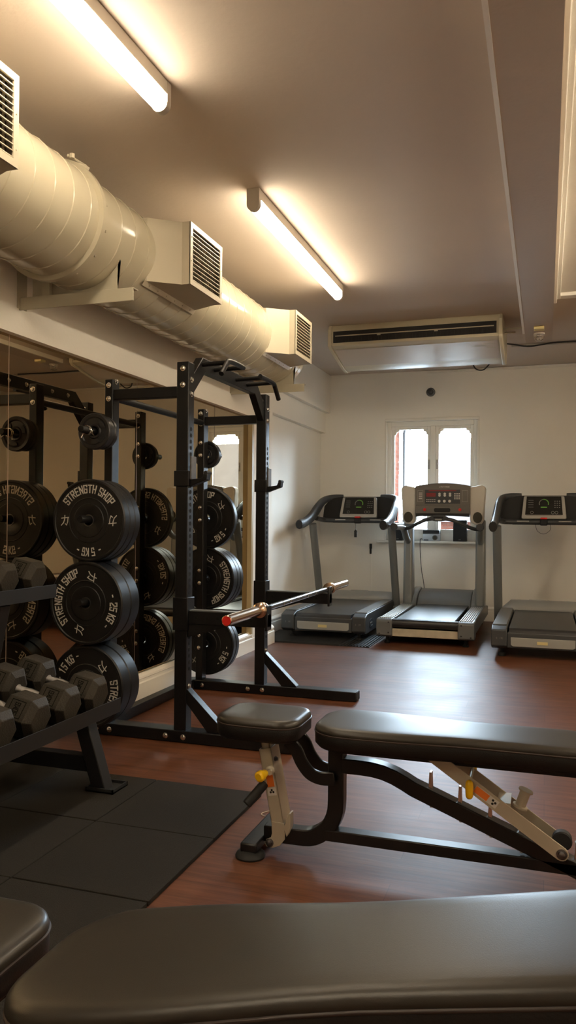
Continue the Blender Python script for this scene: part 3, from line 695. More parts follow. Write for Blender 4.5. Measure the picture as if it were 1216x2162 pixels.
m = MB().tube([(.0 - .02, 1.42, 1.11), (-.02, 1.42, 1.03)], .0018, 6).mat(0)
m.prism([(-.036, .95), (-.004, .95), (-.004, 1.02), (-.02, 1.04), (-.036, 1.02)], 'y', 1.415, 1.425); m.build('safety_key', M['black'], tmL)
MB().tube(smooth_path([(-.08, 1.42, 1.115), (-.06, 1.41, 1.05), (.0, 1.41, 1.02), (.06, 1.41, 1.06), (.06, 1.42, 1.12)], 6), .002, 6).build('safety_cord', M['black'], tmR)

def make_tm2():
    t = thing('treadmill', 'middle treadmill with an off-white console and red buttons in front of the window', 'treadmill', (-1.045, 7.15, 0), group='grey treadmills facing the window wall')
    for s in (-1, 1):
        a, b_ = sorted((s * .300, s * .445))
        MB().prism([(0, .085), (.03, .07), (.20, .075), (.20, .235), (.03, .235), (.0, .215)], 'x', a, b_).build('end_cap', M['tm_mid'], t, bevel=.010, seg=3)
        MB().prism([(.19, .10), (1.85, .10), (1.85, .20), (1.45, .245), (.19, .232)], 'x', *sorted((s * .300, s * .438))).build('side_rail', M['tm_mid'], t, bevel=.008)
        m = MB()
        for k in range(6): xx = s * (.318 + k * .019); m.box(xx - .006, xx + .006, .05, 1.40, .236, .243)
        m.build('step_strip', M['tm_silver'], t, bevel=.002)
        for (x, z) in ((.33, .205), (.33, .11), (.415, .10)): MB().lathe([(.008, 0), (.006, -.004), (0, -.004)], (s * x, .002, z), (0, 1, 0), 10).build('cap_screw', M['black'], t)
    MB().tube([(-.30, .055, .195), (.30, .055, .195)], .038, 20).build('rear_roller', M['tm_belt'], t, smooth=50)
    MB().prism([(1.45, .235), (.055, .235), (.055, .215), (1.45, .215)], 'x', -.265, .265).build('running_belt', M['tm_belt'], t)
    MB().box(-.30, .30, .035, .06, .075, .145).build('rear_crossplate', mat('stained_cream_steel', (.50, .44, .33), .5, var=.35, vscale=14), t, bevel=.003)
    MB().box(-.30, .30, .10, 1.8, .10, .19).build('deck', M['black'], t)
    # hood
    pr = [(1.40, .225), (1.46, .29), (1.60, .355), (1.78, .375), (1.90, .34), (1.92, .12), (1.40, .12)]
    MB().prism(pr, 'x', -.29, .29).build('motor_hood', M['tm_mid'], t, bevel=.012, seg=3)
    for s in (-1, 1):
        MB().prism([(1.34, .22), (1.42, .30), (1.62, .375), (1.80, .39), (1.93, .35), (1.93, .12), (1.34, .12)], 'x', *sorted((s * .292, s * .37))).build('hood_cheek', M['tm_post'], t, bevel=.014, seg=3)
        m = MB().prism([(1.36, .12), (1.58, .12), (1.52, 1.16), (1.40, 1.16)], 'x', *sorted((s * .335, s * .435))); m.build('upright', M['tm_post'], t, bevel=.025, seg=4)
    # console wings
    for s in (-1, 1):
        po = [(s * .285, 1.50), (s * .285, 1.16), (s * .30, 1.125), (s * .34, 1.10), (s * .40, 1.11), (s * .425, 1.15), (s * .445, 1.48), (s * .435, 1.505), (s * .40, 1.525)]
        MB().prism(po, 'y', 1.28, 1.40).build('console_wing', M['tm_white'], t, bevel=.012, seg=3)
        ov = [(s * .365 + .048 * math.cos(a), 1.18 + .058 * math.sin(a)) for a in [2 * PI * k / 24 for k in range(24)]]
        MB().prism(ov, 'y', 1.272, 1.285).build('speaker_grille', M['speaker_cloth'], t)
    top = [(x, 1.515 + .030 * (1 - (x / .29) ** 2)) for x in [.29 - .058 * k for k in range(11)]]
    MB().prism([(-.285, 1.225), (.285, 1.225)] + top, 'y', 1.262, 1.41).build('console_panel', M['tm_panel'], t, bevel=.006)
    MB().prism([(-.285, 1.20), (.285, 1.20), (.285, 1.305), (-.285, 1.305)], 'y', 1.25, 1.30).build('console_ledge', M['tm_panel'], t, bevel=.008)
    bot = [(x, 1.185 + .012 * (1 - (x / .29) ** 2)) for x in [.28 - .056 * k for k in range(11)]]
    MB().prism([(-.28, 1.222), (.28, 1.222)] + bot, 'y', 1.245, 1.32).build('console_underside', M['black'], t)
    MB().prism([(-.085 + .02 * (1 - math.cos(a)) * 0 + .0, 0) for a in [0]] and [(-.085, 1.245), (-.075, 1.235), (.075, 1.235), (.085, 1.245), (.085, 1.27), (.075, 1.278), (-.075, 1.278), (-.085, 1.27)], 'y', 1.243, 1.252).build('console_slot', M['black'], t)
    for s in (-1, 1): MB().lathe([(.017, 0), (.015, -.014), (0, -.016)], (s * .185, 1.25, 1.262), (0, 1, 0), 18).build('stop_button', M['red'], t)
    MB().box(-.185, .185, 1.258, 1.264, 1.325, 1.475).build('console_screen', M['tm_dark'], t)
    m = MB().mat(1).box(-.145, .145, 1.255, 1.258, 1.458, 1.470).box(-.17, -.07, 1.255, 1.258, 1.400, 1.440).mat(0)
    for i in range(3):
        x = -.03 + i * .055; m.lathe([(.013, 0), (.010, -.001)], (x, 1.257, 1.43), (0, 1, 0), 14).box(x - .010, x + .010, 1.255, 1.258, 1.41, 1.43).lathe([(.013, 0), (.010, -.001)], (x, 1.257, 1.412), (0, 1, 0), 14)
        m.lathe([(.015, 0), (.012, -.002)], (x - .004, 1.258, 1.352), (0, 1, 0), 14)
    for r_ in range(4):
        for c_ in range(3): m.box(.125 + c_ * .022, .138 + c_ * .022, 1.255, 1.258, 1.372 + r_ * .018, 1.383 + r_ * .018)
    for r_ in range(2):
        for c_ in range(5): m.box(-.17 + c_ * .021, -.157 + c_ * .021, 1.255, 1.258, 1.345 + r_ * .018, 1.353 + r_ * .018)
    for k in range(4): m.box(-.25, -.215, 1.258, 1.262, 1.375 + k * .02, 1.383 + k * .02)
    for s in (-1, 1):
        x = s * .235
        for (a, b_, c_, d) in ((x - .028, x + .028, 1.465, 1.467), (x - .028, x + .028, 1.345, 1.347), (x - .028, x - .027, 1.345, 1.467), (x + .027, x + .028, 1.345, 1.467)): m.box(a, b_, 1.260, 1.2625, c_, d)
    m.build('console_graphics', [M['whitest'], M['led_red']], t, smooth=0)
    m = MB(); flat_text(m, 'LIFE FITNESS', (.02, 1.2605, 1.505), (1, 0, 0), (0, 0, 1), .014, squeeze=.9); m.build('logo_lettering', M['whitest'], t, smooth=0)
    # heart-rate bar
    m = MB().tube(smooth_path([(-.40, 1.20, 1.055), (-.33, 1.12, 1.065), (-.22, 1.02, 1.115), (-.12, .98, 1.155), (0, .97, 1.165), (.12, .98, 1.155), (.22, 1.02, 1.115), (.33, 1.12, 1.065), (.40, 1.20, 1.055)], 5), .019, 14)
    m.build('cross_handlebar', M['tm_dark'], t, smooth=50)
    m = MB().prism([(.095 * math.cos(a), 1.170 + .034 * math.sin(a)) for a in [2 * PI * k / 24 for k in range(24)]], 'y', .94, 1.0).mat(1).box(-.035, .035, .934, .942, 1.150, 1.165).mat(2).box(-.05, .05, .934, .942, 1.17, 1.185)
    m.build('handlebar_hub', [M['tm_dark'], M['tm_silver'], M['black']], t, bevel=.005)
    for s in (-1, 1):
        m = MB().tube(smooth_path([(s * .385, 1.40, .92), (s * .39, 1.30, .96), (s * .40, 1.22, 1.04), (s * .41, 1.12, 1.075), (s * .43, .80, 1.08)], 6), .034, 16); m.build('side_handle', M['tm_post'], t, smooth=50)
        MB().tube([(s * .43, .78, 1.08), (s * .4298, .82, 1.08)], .038, 16).build('handle_cap', M['tm_dark'], t, bevel=.005)
    for s in (-1, 1):
        for y in (.12, 1.75): MB().lathe([(.028, 0), (.030, .01), (.015, .03), (.015, .10)], (s * .36, y, 0), (0, 0, 1), 14).build('levelling_foot', M['rubber'], t)
    return t
make_tm2()
# ribbed mat under the left treadmill
m = MB().box(-2.59, -1.50, 6.90, 7.62, 0, .006)
for k in range(24): yy = 6.905 + k * .030; m.box(-2.585, -1.78, yy, yy + .014, .006, .015)
for k in range(9): xx = -1.76 + k * .029; m.box(xx, xx + .014, 6.905, 7.61, .006, .015)
tag(m.build('ribbed_mat', M['ribmat'], smooth=0), 'black ribbed rubber mat under the left treadmill', 'mat')

# ================================================================ POWER RACK
AY0, AY1, DY0, DY1 = 3.66, 3.73, 4.835, 4.905
PX0, PX1 = -1.82, -1.752; SX0, SX1 = -2.245, -2.197
rk = thing('power_rack', 'black steel power rack with plate storage pegs beside the mirrors', 'power rack', (-2.0, 4.28, 0))
def bolt(mb, p, ax, r=.010):
    mb.lathe([(r * 1.5, 0), (r * 1.5, .002), (r, .003), (r * .95, .009), (r * .4, .011), (0, .011)], p, ax, 12)
def rpart(name, fn, bevel=.003):
    m = MB(); fn(m); return m.build(name, M['rack'], rk, world=True, bevel=bevel)
def post(x0, x1, y0, y1, z1, holes_from, holes_to, front_label=False):
    o = MB().box(x0, x1, y0, y1, .0, z1).build('upright_post', M['rack'], rk, world=True, bevel=.004)
    h = MB(); z = holes_from
    while z > holes_to:
        h.lathe([(.0105, 0), (.0105, .0008), (.0, .0008)], (x1, (y0 + y1) / 2, z), (1, 0, 0), 12); z -= .0327
    if holes_from > 0: h.build('adjustment_holes', M['hole'], o, world=True)
    return o
post(PX0, PX1, AY0, AY1, 1.965, 1.618, .35); post(PX0, PX1, DY0, DY1, 1.975, 1.618, .35)
post(SX0, SX1, AY0, AY1, 1.893, 0, 0); post(SX0, SX1, DY0, DY1, 1.893, 0, 0)
for (y0, y1, xe) in ((AY0 - .012, AY1 + .012, -1.17), (DY0 - .012, DY1 + .012, -1.13)):
    m = MB().box(-2.33, xe, y0, y1, .002, .062); m.build('base_rail', M['rack'], rk, world=True, bevel=.004)
    MB().box(xe, xe + .004, y0 + .004, y1 - .004, .006, .058).build('end_cap', M['black'], rk, world=True, bevel=.002)
rpart('base_crossmember', lambda m: m.box(-2.31, -2.25, AY1, DY0, .004, .064))
for y0, y1 in ((AY0 + .008, AY1 - .008), (DY0 + .008, DY1 - .008)):
    rpart('foot_brace', lambda m: m.prism([(PX1, .275), (PX1, .20), (-1.635, .062), (-1.53, .062), (-1.53, .066)], 'y', y0, y1), .003)
    rpart('top_crossbar', lambda m: m.box(SX1, PX0, y0, y1, 1.785, 1.84))
rpart('rear_pull_up_bar', lambda m: m.tube([((SX0 + SX1) / 2 + .005, AY1, 1.80), ((SX0 + SX1) / 2 + .005, DY0, 1.80)], .019, 18), 0)
# pull-up assembly
rpart('arch_beam', lambda m: m.prism([(3.735, 1.80), (3.735, 1.90), (3.865, 2.025), (4.695, 2.025), (4.845, 1.90), (4.845, 1.80), (4.82, 1.80), (4.665, 1.95), (3.90, 1.95)], 'x', -1.81, -1.765), .003)
for s, ys in ((-1, (3.86, 4.02)), (1, (4.34, 4.52))):
    y_in, y_out = (4.04, 3.83) if s < 0 else (4.31, 4.545)
    m = MB().tube(smooth_path([(-1.60, y_in, 1.992), (-1.60, (y_in + y_out) / 2, 1.994), (-1.60, y_out, 1.988), (-1.60, y_out + s * .03, 1.970), (-1.60, y_out + s * .10, 1.905)], 6), .014, 14)
    for y in ys: m.tube([(-1.765, y, 1.985), (-1.60, y, 1.990)], .013, 12)
    m.build('pull_up_grip', M['rack'], rk, world=True, smooth=50)
# bolts
_bolt = bolt
m = None
def bolt(m_, p, ax, r=.010):
    if m_ is None:
        b_ = MB(); _bolt(b_, p, ax, r); return b_.build('bolt', M['chrome'], rk, world=True)
    return _bolt(m_, p, ax, r)
for y in (AY0, DY0):
    for z in (1.93, 1.845): bolt(m, (PX0 + .035, y, z), (0, -1, 0))
    for z in (1.862, 1.79): bolt(m, (SX0 + .024, y, z), (0, -1, 0))
for y in ((AY0 + AY1) / 2, (DY0 + DY1) / 2):
    for z in (1.875, 1.80): bolt(m, (PX1, y, z), (1, 0, 0)); bolt(m, (SX1, y, z + .01), (1, 0, 0))
    bolt(m, (PX1, y, .285), (1, 0, 0))
for y in (AY0 - .012, DY0 - .012):
    for x in (-2.27, -1.86, -1.76, -2.19): bolt(m, (x, y, .032), (0, -1, 0))
for z in (1.665, 1.58, 1.225, 1.14, .80, .715, .365, .28): bolt(m, (SX0 + .024, DY0, z), (0, -1, 0), .009)
for y in (3.98, 4.15, 4.42, 4.6): bolt(None, (-1.81, y, 1.988), (-1, 0, 0))
# hooks for the bar
def jhook(y0, y1, z):
    h = MB().box(PX0 - .008, PX1 + .008, y0 - .008, y1 + .008, z - .055, z + .025)
    h.prism([(PX1 + .008, z - .055), (PX1 + .008, z - .02), (PX1 + .075, z - .012), (PX1 + .085, z + .012), (PX1 + .105, z + .012), (PX1 + .100, z - .022), (PX1 + .05, z - .040)], 'y', y0 + .010, y1 - .010)
    o = h.build('bar_hook', M['rack'], rk, world=True, bevel=.003)
    MB().box(PX1 + .008, PX1 + .018, y0 + .005, y1 - .005, z - .02, z + .10).build('hook_liner', mat('grey_liner', (.09, .085, .08), .5, var=.5, vscale=40), o, world=True, bevel=.002)
    MB().tube([(PX1 + .096, y0 + .006, z + .014), (PX1 + .096, y1 - .006, z + .014)], .010, 10).build('hook_tip', M['rubber'], o, world=True)
jhook(AY0, AY1, 1.375); jhook(DY0, DY1, 1.385)
# safety arms
def sarm(y0, y1, z):
    m = MB().box(PX0 - .008, PX1 + .008, y0 - .008, y1 + .008, z - .04, z + .13)
    m.box(PX1, -1.312, y0 + .006, y1 - .006, z - .005, z + .062).box(-1.325, -1.312, y0 + .002, y1 - .002, z - .02, z + .105)
    m.prism([(PX1, z - .075), (PX1, z), (-1.50, z)], 'y', y0 + .012, y1 - .012)
    o = m.build('safety_arm', M['rack'], rk, world=True, bevel=.003)
    h = MB()
    for k in range(6): h.lathe([(.008, 0), (.008, .0008), (0, .0008)], (-1.70 + k * .06, y0 + .006, z + .03), (0, -1, 0), 12)
    h.build('arm_holes', M['hole'], o, world=True)
    MB().box(PX1 + .01, -1.33, y0 + .010, y1 - .010, z + .062, z + .067).build('wear_strip', M['tm_mid'], o, world=True)
sarm(AY0, AY1, .615); sarm(DY0, DY1, .615)
# storage pegs
PEGX = (SX0 + SX1) / 2
PZ = [1.60, 1.146, .725, .30]
for z in PZ:
    MB().lathe([(.030, 0), (.030, .006), (.0185, .007), (.0185, .258), (.016, .262), (0, .262)], (PEGX, AY0, z), (0, -1, 0), 20).build('storage_peg', M['rack'], rk, world=True)
    MB().lathe([(.030, 0), (.030, .006), (.0185, .007), (.0185, .258), (.016, .262), (0, .262)], (PEGX, DY1, z), (0, 1, 0), 20).build('storage_peg', M['rack'], rk, world=True)

# ================================================================ PLATES
def make_plate(weight, R_=.212, T=.055, letters=True):
    p = thing('bumper_plate', '-', 'weight plate')
    pr = [(.027, .004), (.034, .000), (.085, -.001), (.088, .002), (.112, .002), (.1145, -.0012), (.118, .001), (.195, .001), (.199, -.003), (R_ - .006, -.003), (R_, .004), (R_, T - .004), (R_ - .006, T), (.199, T), (.027, T - .004)]
    MB().lathe(pr, (0, 0, 0), (0, 1, 0), 72, closed=True).build('rubber_disc', M['plate'], p, smooth=30)
    MB().lathe([(.0255, -.001), (.031, -.001), (.031, .006), (.0255, T - .006)], (0, 0, 0), (0, 1, 0), 40, closed=True).build('steel_bush', M['shaft'], p, smooth=30)
    if letters:
        for nm, tx, an, span in (('name_lettering', 'STRENGTH SHOP', 90, 113), ('weight_lettering', '- ' + weight + ' KG -', -90, 53 if len(weight) < 2 else 66)):
            q_, W_ = text_quads(tx, .155, .30)
            m = MB(); arc_text(m, tx, .143, .038, an, th=.155, squeeze=math.radians(span) * .162 / (W_ * .038), y0=-.0005, y1=.0015, gap=.30); m.build(nm, M['print'], p, smooth=0)
        for an in (0, 180):
            q_, W_ = text_quads('*', .085, .2); a_ = math.radians(an); c0 = Vector((.140 * math.cos(a_), .140 * math.sin(a_))); up_ = Vector((math.sin(a_), -math.cos(a_))); rt = Vector((up_.y, -up_.x))
            m = MB()
            for quad in q_:
                pts = [c0 + rt * ((pp.x - .42) * .050) + up_ * ((pp.y - .5) * .050) for pp in quad]
                m.add([(v_.x, yy, v_.y) for yy in (-.0005, .0015) for v_ in pts], [(0, 1, 2, 3), (7, 6, 5, 4), (0, 1, 5, 4), (1, 2, 6, 5), (2, 3, 7, 6), (3, 0, 4, 7)])
            m.build('emblem', M['print'], p, smooth=0)
    return p
def put(p, y, z, rot, label, group):
    p.location = (PEGX + .002, y, z - .007); p.rotation_euler = (0, -math.radians(rot), 0); p['label'] = label; p['group'] = group
    return p
G = 'black plates on the storage pegs'
p5 = put(make_plate('5', T=.048), 3.475, PZ[1], 0, 'front 5 KG plate on the upper near peg, weight lettering upside down', G)
p25 = put(make_plate('25', T=.085), 3.455, PZ[2], 75, 'front 25 KG plate on the middle near peg, name reading up its left side', G)
p15 = put(make_plate('15', T=.078), 3.47, PZ[3] - .002, -132, 'front 15 KG plate on the lowest near peg, behind the dumbbells', G)
plain = put(make_plate('5', T=.050, letters=False), 3.526, PZ[1], 10, 'middle plate of the three on the upper near peg', G)
q = put(copy_tree(plain), 3.579, PZ[1] - .001, 20, 'rearmost plate of the three on the upper near peg', G)
q = put(copy_tree(p25), 3.545, PZ[2] - .001, 20, 'rear plate behind the front 25 KG plate on the middle near peg', G)
q = put(copy_tree(p25), 3.552, PZ[3], 20, 'rear plate behind the 15 KG plate on the lowest near peg', G)
q = put(copy_tree(p5), 4.935, PZ[1] + .016, 38, 'single 5 KG plate on the upper far peg, behind the rear rack post', G)
p20 = put(make_plate('20', T=.070), 4.925, PZ[2] + .022, -103, 'front plate of the stack on the middle far peg, name curving down its right side', G)
p20.rotation_euler = (0, -math.radians(-105), 0)
q = put(copy_tree(plain), 5.00, PZ[2] + .020, 0, 'second plate of the stack on the middle far peg', G)
q = put(copy_tree(plain), 5.055, PZ[2] + .018, 0, 'last plate of the stack on the middle far peg', G)
q = put(copy_tree(p5), 4.93, PZ[3] - .003, 60, 'front 5 KG plate on the lowest far peg, weight reading on its right', G)
q = put(copy_tree(plain), 4.985, PZ[3] - .004, 0, 'rear plate on the lowest far peg behind the 5 KG one', G)

def make_small(R_=.095, T=.030):
    p = thing('iron_plate', '-', 'weight plate')
    pr = [(.026, .0), (.035, -.003), (.040, .004), (.070, .006), (.076, .0), (R_ - .005, -.002), (R_, .004), (R_, T - .004), (R_ - .005, T), (.026, T)]
    MB().lathe(pr, (0, 0, 0), (0, 1, 0), 56, closed=True).build('iron_disc', M['iron'], p, smooth=30)
    for k in range(3):
        a0 = 2 * PI * k / 3 + .5
        pts = [(r_ * math.cos(a0 + d), r_ * math.sin(a0 + d)) for r_, d in ((.046, -.35), (.046, .35), (.066, .40), (.068, 0), (.066, -.40))]
        MB().prism(pts, 'y', -.002, .005).build('grip_recess', M['black'], p, bevel=.002)
    return p
G2 = 'small iron plates on the top pegs'
s1 = put(make_small(), 3.515, PZ[0] + .007, 10, 'front small grip plate on the top near peg', G2)
s2 = put(make_small(.088, .026), 3.552, PZ[0] + .007, 0, 'middle small plate on the top near peg', G2)
q = put(copy_tree(s2), 3.585, PZ[0] + .007, 60, 'rear small plate on the top near peg', G2)
q = put(copy_tree(s1), 4.925, PZ[0] - .002, 40, 'front small plate on the top far peg behind the post', G2)
q = put(copy_tree(s2), 4.958, PZ[0] - .002, 40, 'rear small plate on the top far peg behind the post', G2)
cl = thing('spring_collar', 'chrome spring clip on the tip of the top near storage peg', 'clip', (PEGX, 3.46, PZ[0]))
sp = [(.0215 * math.cos(a), -.012 + .012 * a / (4 * PI) * 2, .0215 * math.sin(a)) for a in [k * 4 * PI / 40 for k in range(41)]]
MB().tube(sp, .0028, 8, up=(0, 1, 0)).build('coil', M['chrome'], cl)
MB().tube([(.02, .0, -.005), (.045, -.01, -.03)], .003, 8).tube([(-.02, .0, -.005), (-.03, -.01, -.04)], .003, 8).build('spring_leg', M['chrome'], cl)

# ================================================================ BARBELL
bb = thing('barbell', 'steel barbell with sleeves coloured for a warm reflection and a red end, lying on the rack safety arms', 'barbell', (-1.352, 4.33, .698))
BY0, BY1, BZ, BX = 3.235, 5.425, .698, -1.352
m = MB().tube([(BX, BY0 + .42, BZ), (BX, BY1 - .42, BZ)], .0145, 20).mat(1)
for y in (4.0, 4.12, 4.45, 4.62): m.tube([(BX, y, BZ), (BX, y + .02, BZ)], .0150, 16)
m.build('shaft', [M['shaft'], M['chrome']], bb, world=True)
for s, y0 in ((1, BY0), (-1, BY1)):
    MB().lathe([(.021, 0), (.025, .003), (.025, .415), (.030, .42), (.038, .424), (.038, .437), (.031, .440), (.031, .456), (.038, .460), (.037, .468), (.018, .470)], (BX, y0, BZ), (0, s, 0), 36).build('sleeve', M['sleeve'], bb, world=True, smooth=30)
    MB().lathe([(.021, -.001), (.021, .004)], (BX, y0, BZ), (0, s, 0), 30).build('end_disc', M['red'], bb, world=True)

# ================================================================ DUMBBELL RACK
dr = thing('dumbbell_rack', 'black two-tier dumbbell rack with sloping legs at the left edge', 'dumbbell rack', (-1.95, 2.2, 0))
TX = -1.72; DY_END = 2.955; DY_ST = .6
def tray_part(name, xr, zr, tilt, depth, ye):
    c, s = math.cos(tilt), math.sin(tilt)
    def P(d, h): return (xr - d * c - h * s, zr + d * s * 1.0 - 0 + h * c)
    # front lip
    m = MB().prism([(xr, zr - .060), (xr, zr), (xr - .004, zr), (xr - .004, zr - .060)], 'y', DY_ST, ye)
    a = (xr - .004, zr - .060); b_ = (xr - .004 - depth * c, zr - .060 + depth * s)
    m.prism([a, (a[0], a[1] + .004), (b_[0], b_[1] + .004), b_], 'y', DY_ST, ye)
    m.prism([b_, (b_[0] - .004, b_[1]), (b_[0] - .004 , b_[1] + .06), (b_[0], b_[1] + .06)], 'y', DY_ST, ye)
    m.build(name, M['shelf'], dr, world=True, bevel=.001)
TILT = math.radians(12)
tray_part('tray', TX, .388, TILT, .40, DY_END)
tray_part('tray', -2.115, .850, TILT, .27, 3.055)
for y0, y1 in ((2.85, 2.915), (.9, .965)):
    yc = (y0 + y1) / 2
    MB().prism([(-1.790, .012), (-1.725, .012), (-1.83, .335), (-1.90, .348)], 'y', y0, y1).build('front_leg', M['shelf'], dr, world=True, bevel=.004)
    m = MB().prism([(-2.39, .0), (-2.33, .0), (-2.16, .78), (-2.22, .78)], 'y', y0 - .12, y1 - .12); m.build('rear_leg', M['shelf'], dr, world=True, bevel=.004)
    MB().box(-2.37, -1.775, y0 + .005, y1 - .005, .09, .155).build('side_stretcher', M['shelf'], dr, world=True, bevel=.003)
    m = MB().box(-1.815, -1.685, y0 - .012, y1 + .045, .0165, .022)
    for (a, b_, c_, d) in ((-1.815, -1.685, y0 - .012, y0 - .006), (-1.815, -1.685, y1 + .039, y1 + .045), (-1.815, -1.809, y0 - .012, y1 + .045), (-1.691, -1.685, y0 - .012, y1 + .045)): m.box(a, b_, c_, d, .016, .034)
    m.build('foot_plate', M['rubber'], dr, world=True)

def make_dumbbell(scale=1.0):
    d = thing('hex_dumbbell', '-', 'dumbbell')
    for s in (-1, 1):
        pr = [(.055, .062), (.083, .080), (.0835, .172), (.060, .198), (.0, .199)]
        m = MB().lathe(pr, (0, 0, 0), (s, 0, 0), 6, phase=0.0)
        h = m.build('dumbbell_head', M['hexrub'], d, bevel=.0035, seg=3, smooth=30)
        # flat frame and text, relief shade painted dark, upper front face (normal towards -y, +z)
        nrm = Vector((0, -math.cos(PI / 6), math.sin(PI / 6))); up_ = Vector((0, math.sin(PI / 6), math.cos(PI / 6)))
        o_ = nrm * (.083 * math.cos(PI / 6) + .0006) + Vector((s * .126, 0, 0))
        m2 = MB(); w2, h2 = .030, .032
        for (u0, u1, v0, v1) in ((-w2, w2, h2 - .003, h2), (-w2, w2, -h2, -h2 + .003), (-w2, -w2 + .003, -h2, h2), (w2 - .003, w2, -h2, h2)):
            m2.add([o_ + Vector((1, 0, 0)) * u + up_ * v_ for u, v_ in ((u0, v0), (u1, v0), (u1, v1), (u0, v1))], [(0, 1, 2, 3)])
        flat_text(m2, '30KG', o_, up_, -Vector((1, 0, 0)), .020, th=.17, lift=.0002, squeeze=.8)
        m2.build('weight_marking', M['hexshade'], h, smooth=0)
    MB().lathe([(.016, -.066), (.018, -.060), (.013, -.052), (.0165, -.02), (.018, 0), (.0165, .02), (.013, .052), (.018, .060), (.016, .066)], (0, 0, 0), (1, 0, 0), 20).build('knurled_handle', M['handle'], d, smooth=50)
    return d
dd = make_dumbbell()
GD = 'black hex dumbbells on the rack'
spots = [(-1.935, 2.83, .458, 'lower-tier hex dumbbell at the far end of the rack, next to the weight plates'),
         (-1.935, 2.63, .458, 'second lower-tier hex dumbbell from the far end, weight marking on its front head'),
         (-1.935, 2.43, .458, 'third lower-tier hex dumbbell from the far end, cut by the left photo edge'),
         (-1.935, 2.23, .458, 'hex dumbbell on the lower tier just outside the left edge of the photo'),
         (-2.345, 2.975, .920, 'upper-tier hex dumbbell at the far end of the rack, above the others'),
         (-2.345, 2.775, .920, 'upper-tier hex dumbbell cut off by the left edge of the photo')]
for i, (x, y, z, lab) in enumerate(spots):
    o = dd if i == 0 else copy_tree(dd)
    o.location = (x, y, z); o.rotation_euler = (0, math.radians(12), 0); o['label'] = lab; o['group'] = GD

# ================================================================ RUBBER TILES
first = None
xs = [(-2.445, -2.065), (-2.06, -1.605), (-1.60, -1.118)]; ysr = [(2.58, 3.068), (2.09, 2.575), (1.60, 2.085), (1.11, 1.595), (.62, 1.105), (.13, .615)]
for i, (a, b_) in enumerate(xs):
    for j, (c_, d) in enumerate(ysr):
        dz = random.uniform(0, .0012)
        o = MB().box(a, b_, c_ + random.uniform(-.002, .002), d, 0, .015 + dz).build('rubber_floor_tile', M['mat'], bevel=.002, smooth=0)
        tag(o, 'black rubber floor tile in the block under and beside the dumbbell rack', 'floor tile', 'black rubber floor tiles under the dumbbell rack')
tag(MB().tube(smooth_path([(-1.02, 2.87, .002), (-1.00, 2.90, .002), (-1.03, 2.92, .002), (-1.05, 2.88, .002), (-1.0, 2.85, .002), (-.985, 2.82, .002)], 5), .0015, 5).build('loose_thread', M['string']), 'loop of pale thread on the wooden floor beside the black tiles', 'thread')

# ================================================================ BENCHES
def pad_mesh(a, b_, r_, T, taper=None, dome=.006):
    # rounded rectangle half sizes a (x) b (y); returns ring verts
    def ring(ins, z, k=0):
        pts = []; aa, bb_, rr = a - ins, b_ - ins, max(r_ - ins, .004)
        for cx, cy, a0 in ((aa - rr, bb_ - rr, 0), (-aa + rr, bb_ - rr, 90), (-aa + rr, -bb_ + rr, 180), (aa - rr, -bb_ + rr, 270)):
            for i in range(11):
                t = math.radians(a0 + 9 * i); pts.append([cx + rr * math.cos(t), cy + rr * math.sin(t), z])
            # straight edge points
            nx = {0: (-1, 0), 90: (0, -1), 180: (1, 0), 270: (0, 1)}[a0]
            ln = 2 * (aa - rr) if a0 in (0, 180) else 2 * (bb_ - rr)
            for q in range(1, 8):
                pts.append([cx + rr * math.cos(math.radians(a0 + 90)) + nx[0] * ln * q / 8, cy + rr * math.sin(math.radians(a0 + 90)) + nx[1] * ln * q / 8, z])
        if taper:
            for p in pts: p[1] *= taper(p[0] / a)
        return pts
    return ring
def build_pad(root, name, x0, x1, yc, w_, zt, T=.075, r_=.07, taper=None, mtx=None):
    a = (x1 - x0) / 2; b_ = w_ / 2; cx = (x0 + x1) / 2; ring = pad_mesh(a, b_, r_, T, taper)
    def loft(rings):
        n = len(rings[0]); vs = [v for R_ in rings for v in R_]
        fs = [(i * n + j, i * n + (j + 1) % n, (i + 1) * n + (j + 1) % n, (i + 1) * n + j) for i in range(len(rings) - 1) for j in range(n)]
        return vs, fs, n
    MXl = Matrix.Translation((cx, yc, zt)); MXl = (mtx @ MXl) if mtx else MXl
    vs, fs, n = loft([ring(.002, -.024), ring(.0005, -.018), ring(.003, -.010), ring(.009, -.0045), ring(.018, -.0012), ring(.03, 0), ring(.055, .001)])
    k = 6 * n; fs.append(tuple(k + j for j in range(n)))
    o = MB().add(vs, fs).xf(MXl).build(name, M['pad'], root, smooth=60)
    vs, fs, n = loft([ring(.002, -.024), ring(.0, -.028), ring(.001, -T + .012), ring(.012, -T)])
    fs.append(tuple(3 * n + j for j in range(n))[::-1])
    MB().add(vs, fs).xf(MXl).build('pad_side', M['padside'], o, smooth=60)
    vs, fs, n = loft([ring(.001, -.028), ring(-.002, -.0265), ring(-.002, -.0235), ring(.001, -.022)])
    MB().add(vs, fs).xf(MXl).build('pad_piping', M['piping'], o, smooth=60)
    return o
def waist(u):
    q = min(1.0, max(0.0, (u + .60) / .85)); return 1.0 - .20 * q * q * (3 - 2 * q)
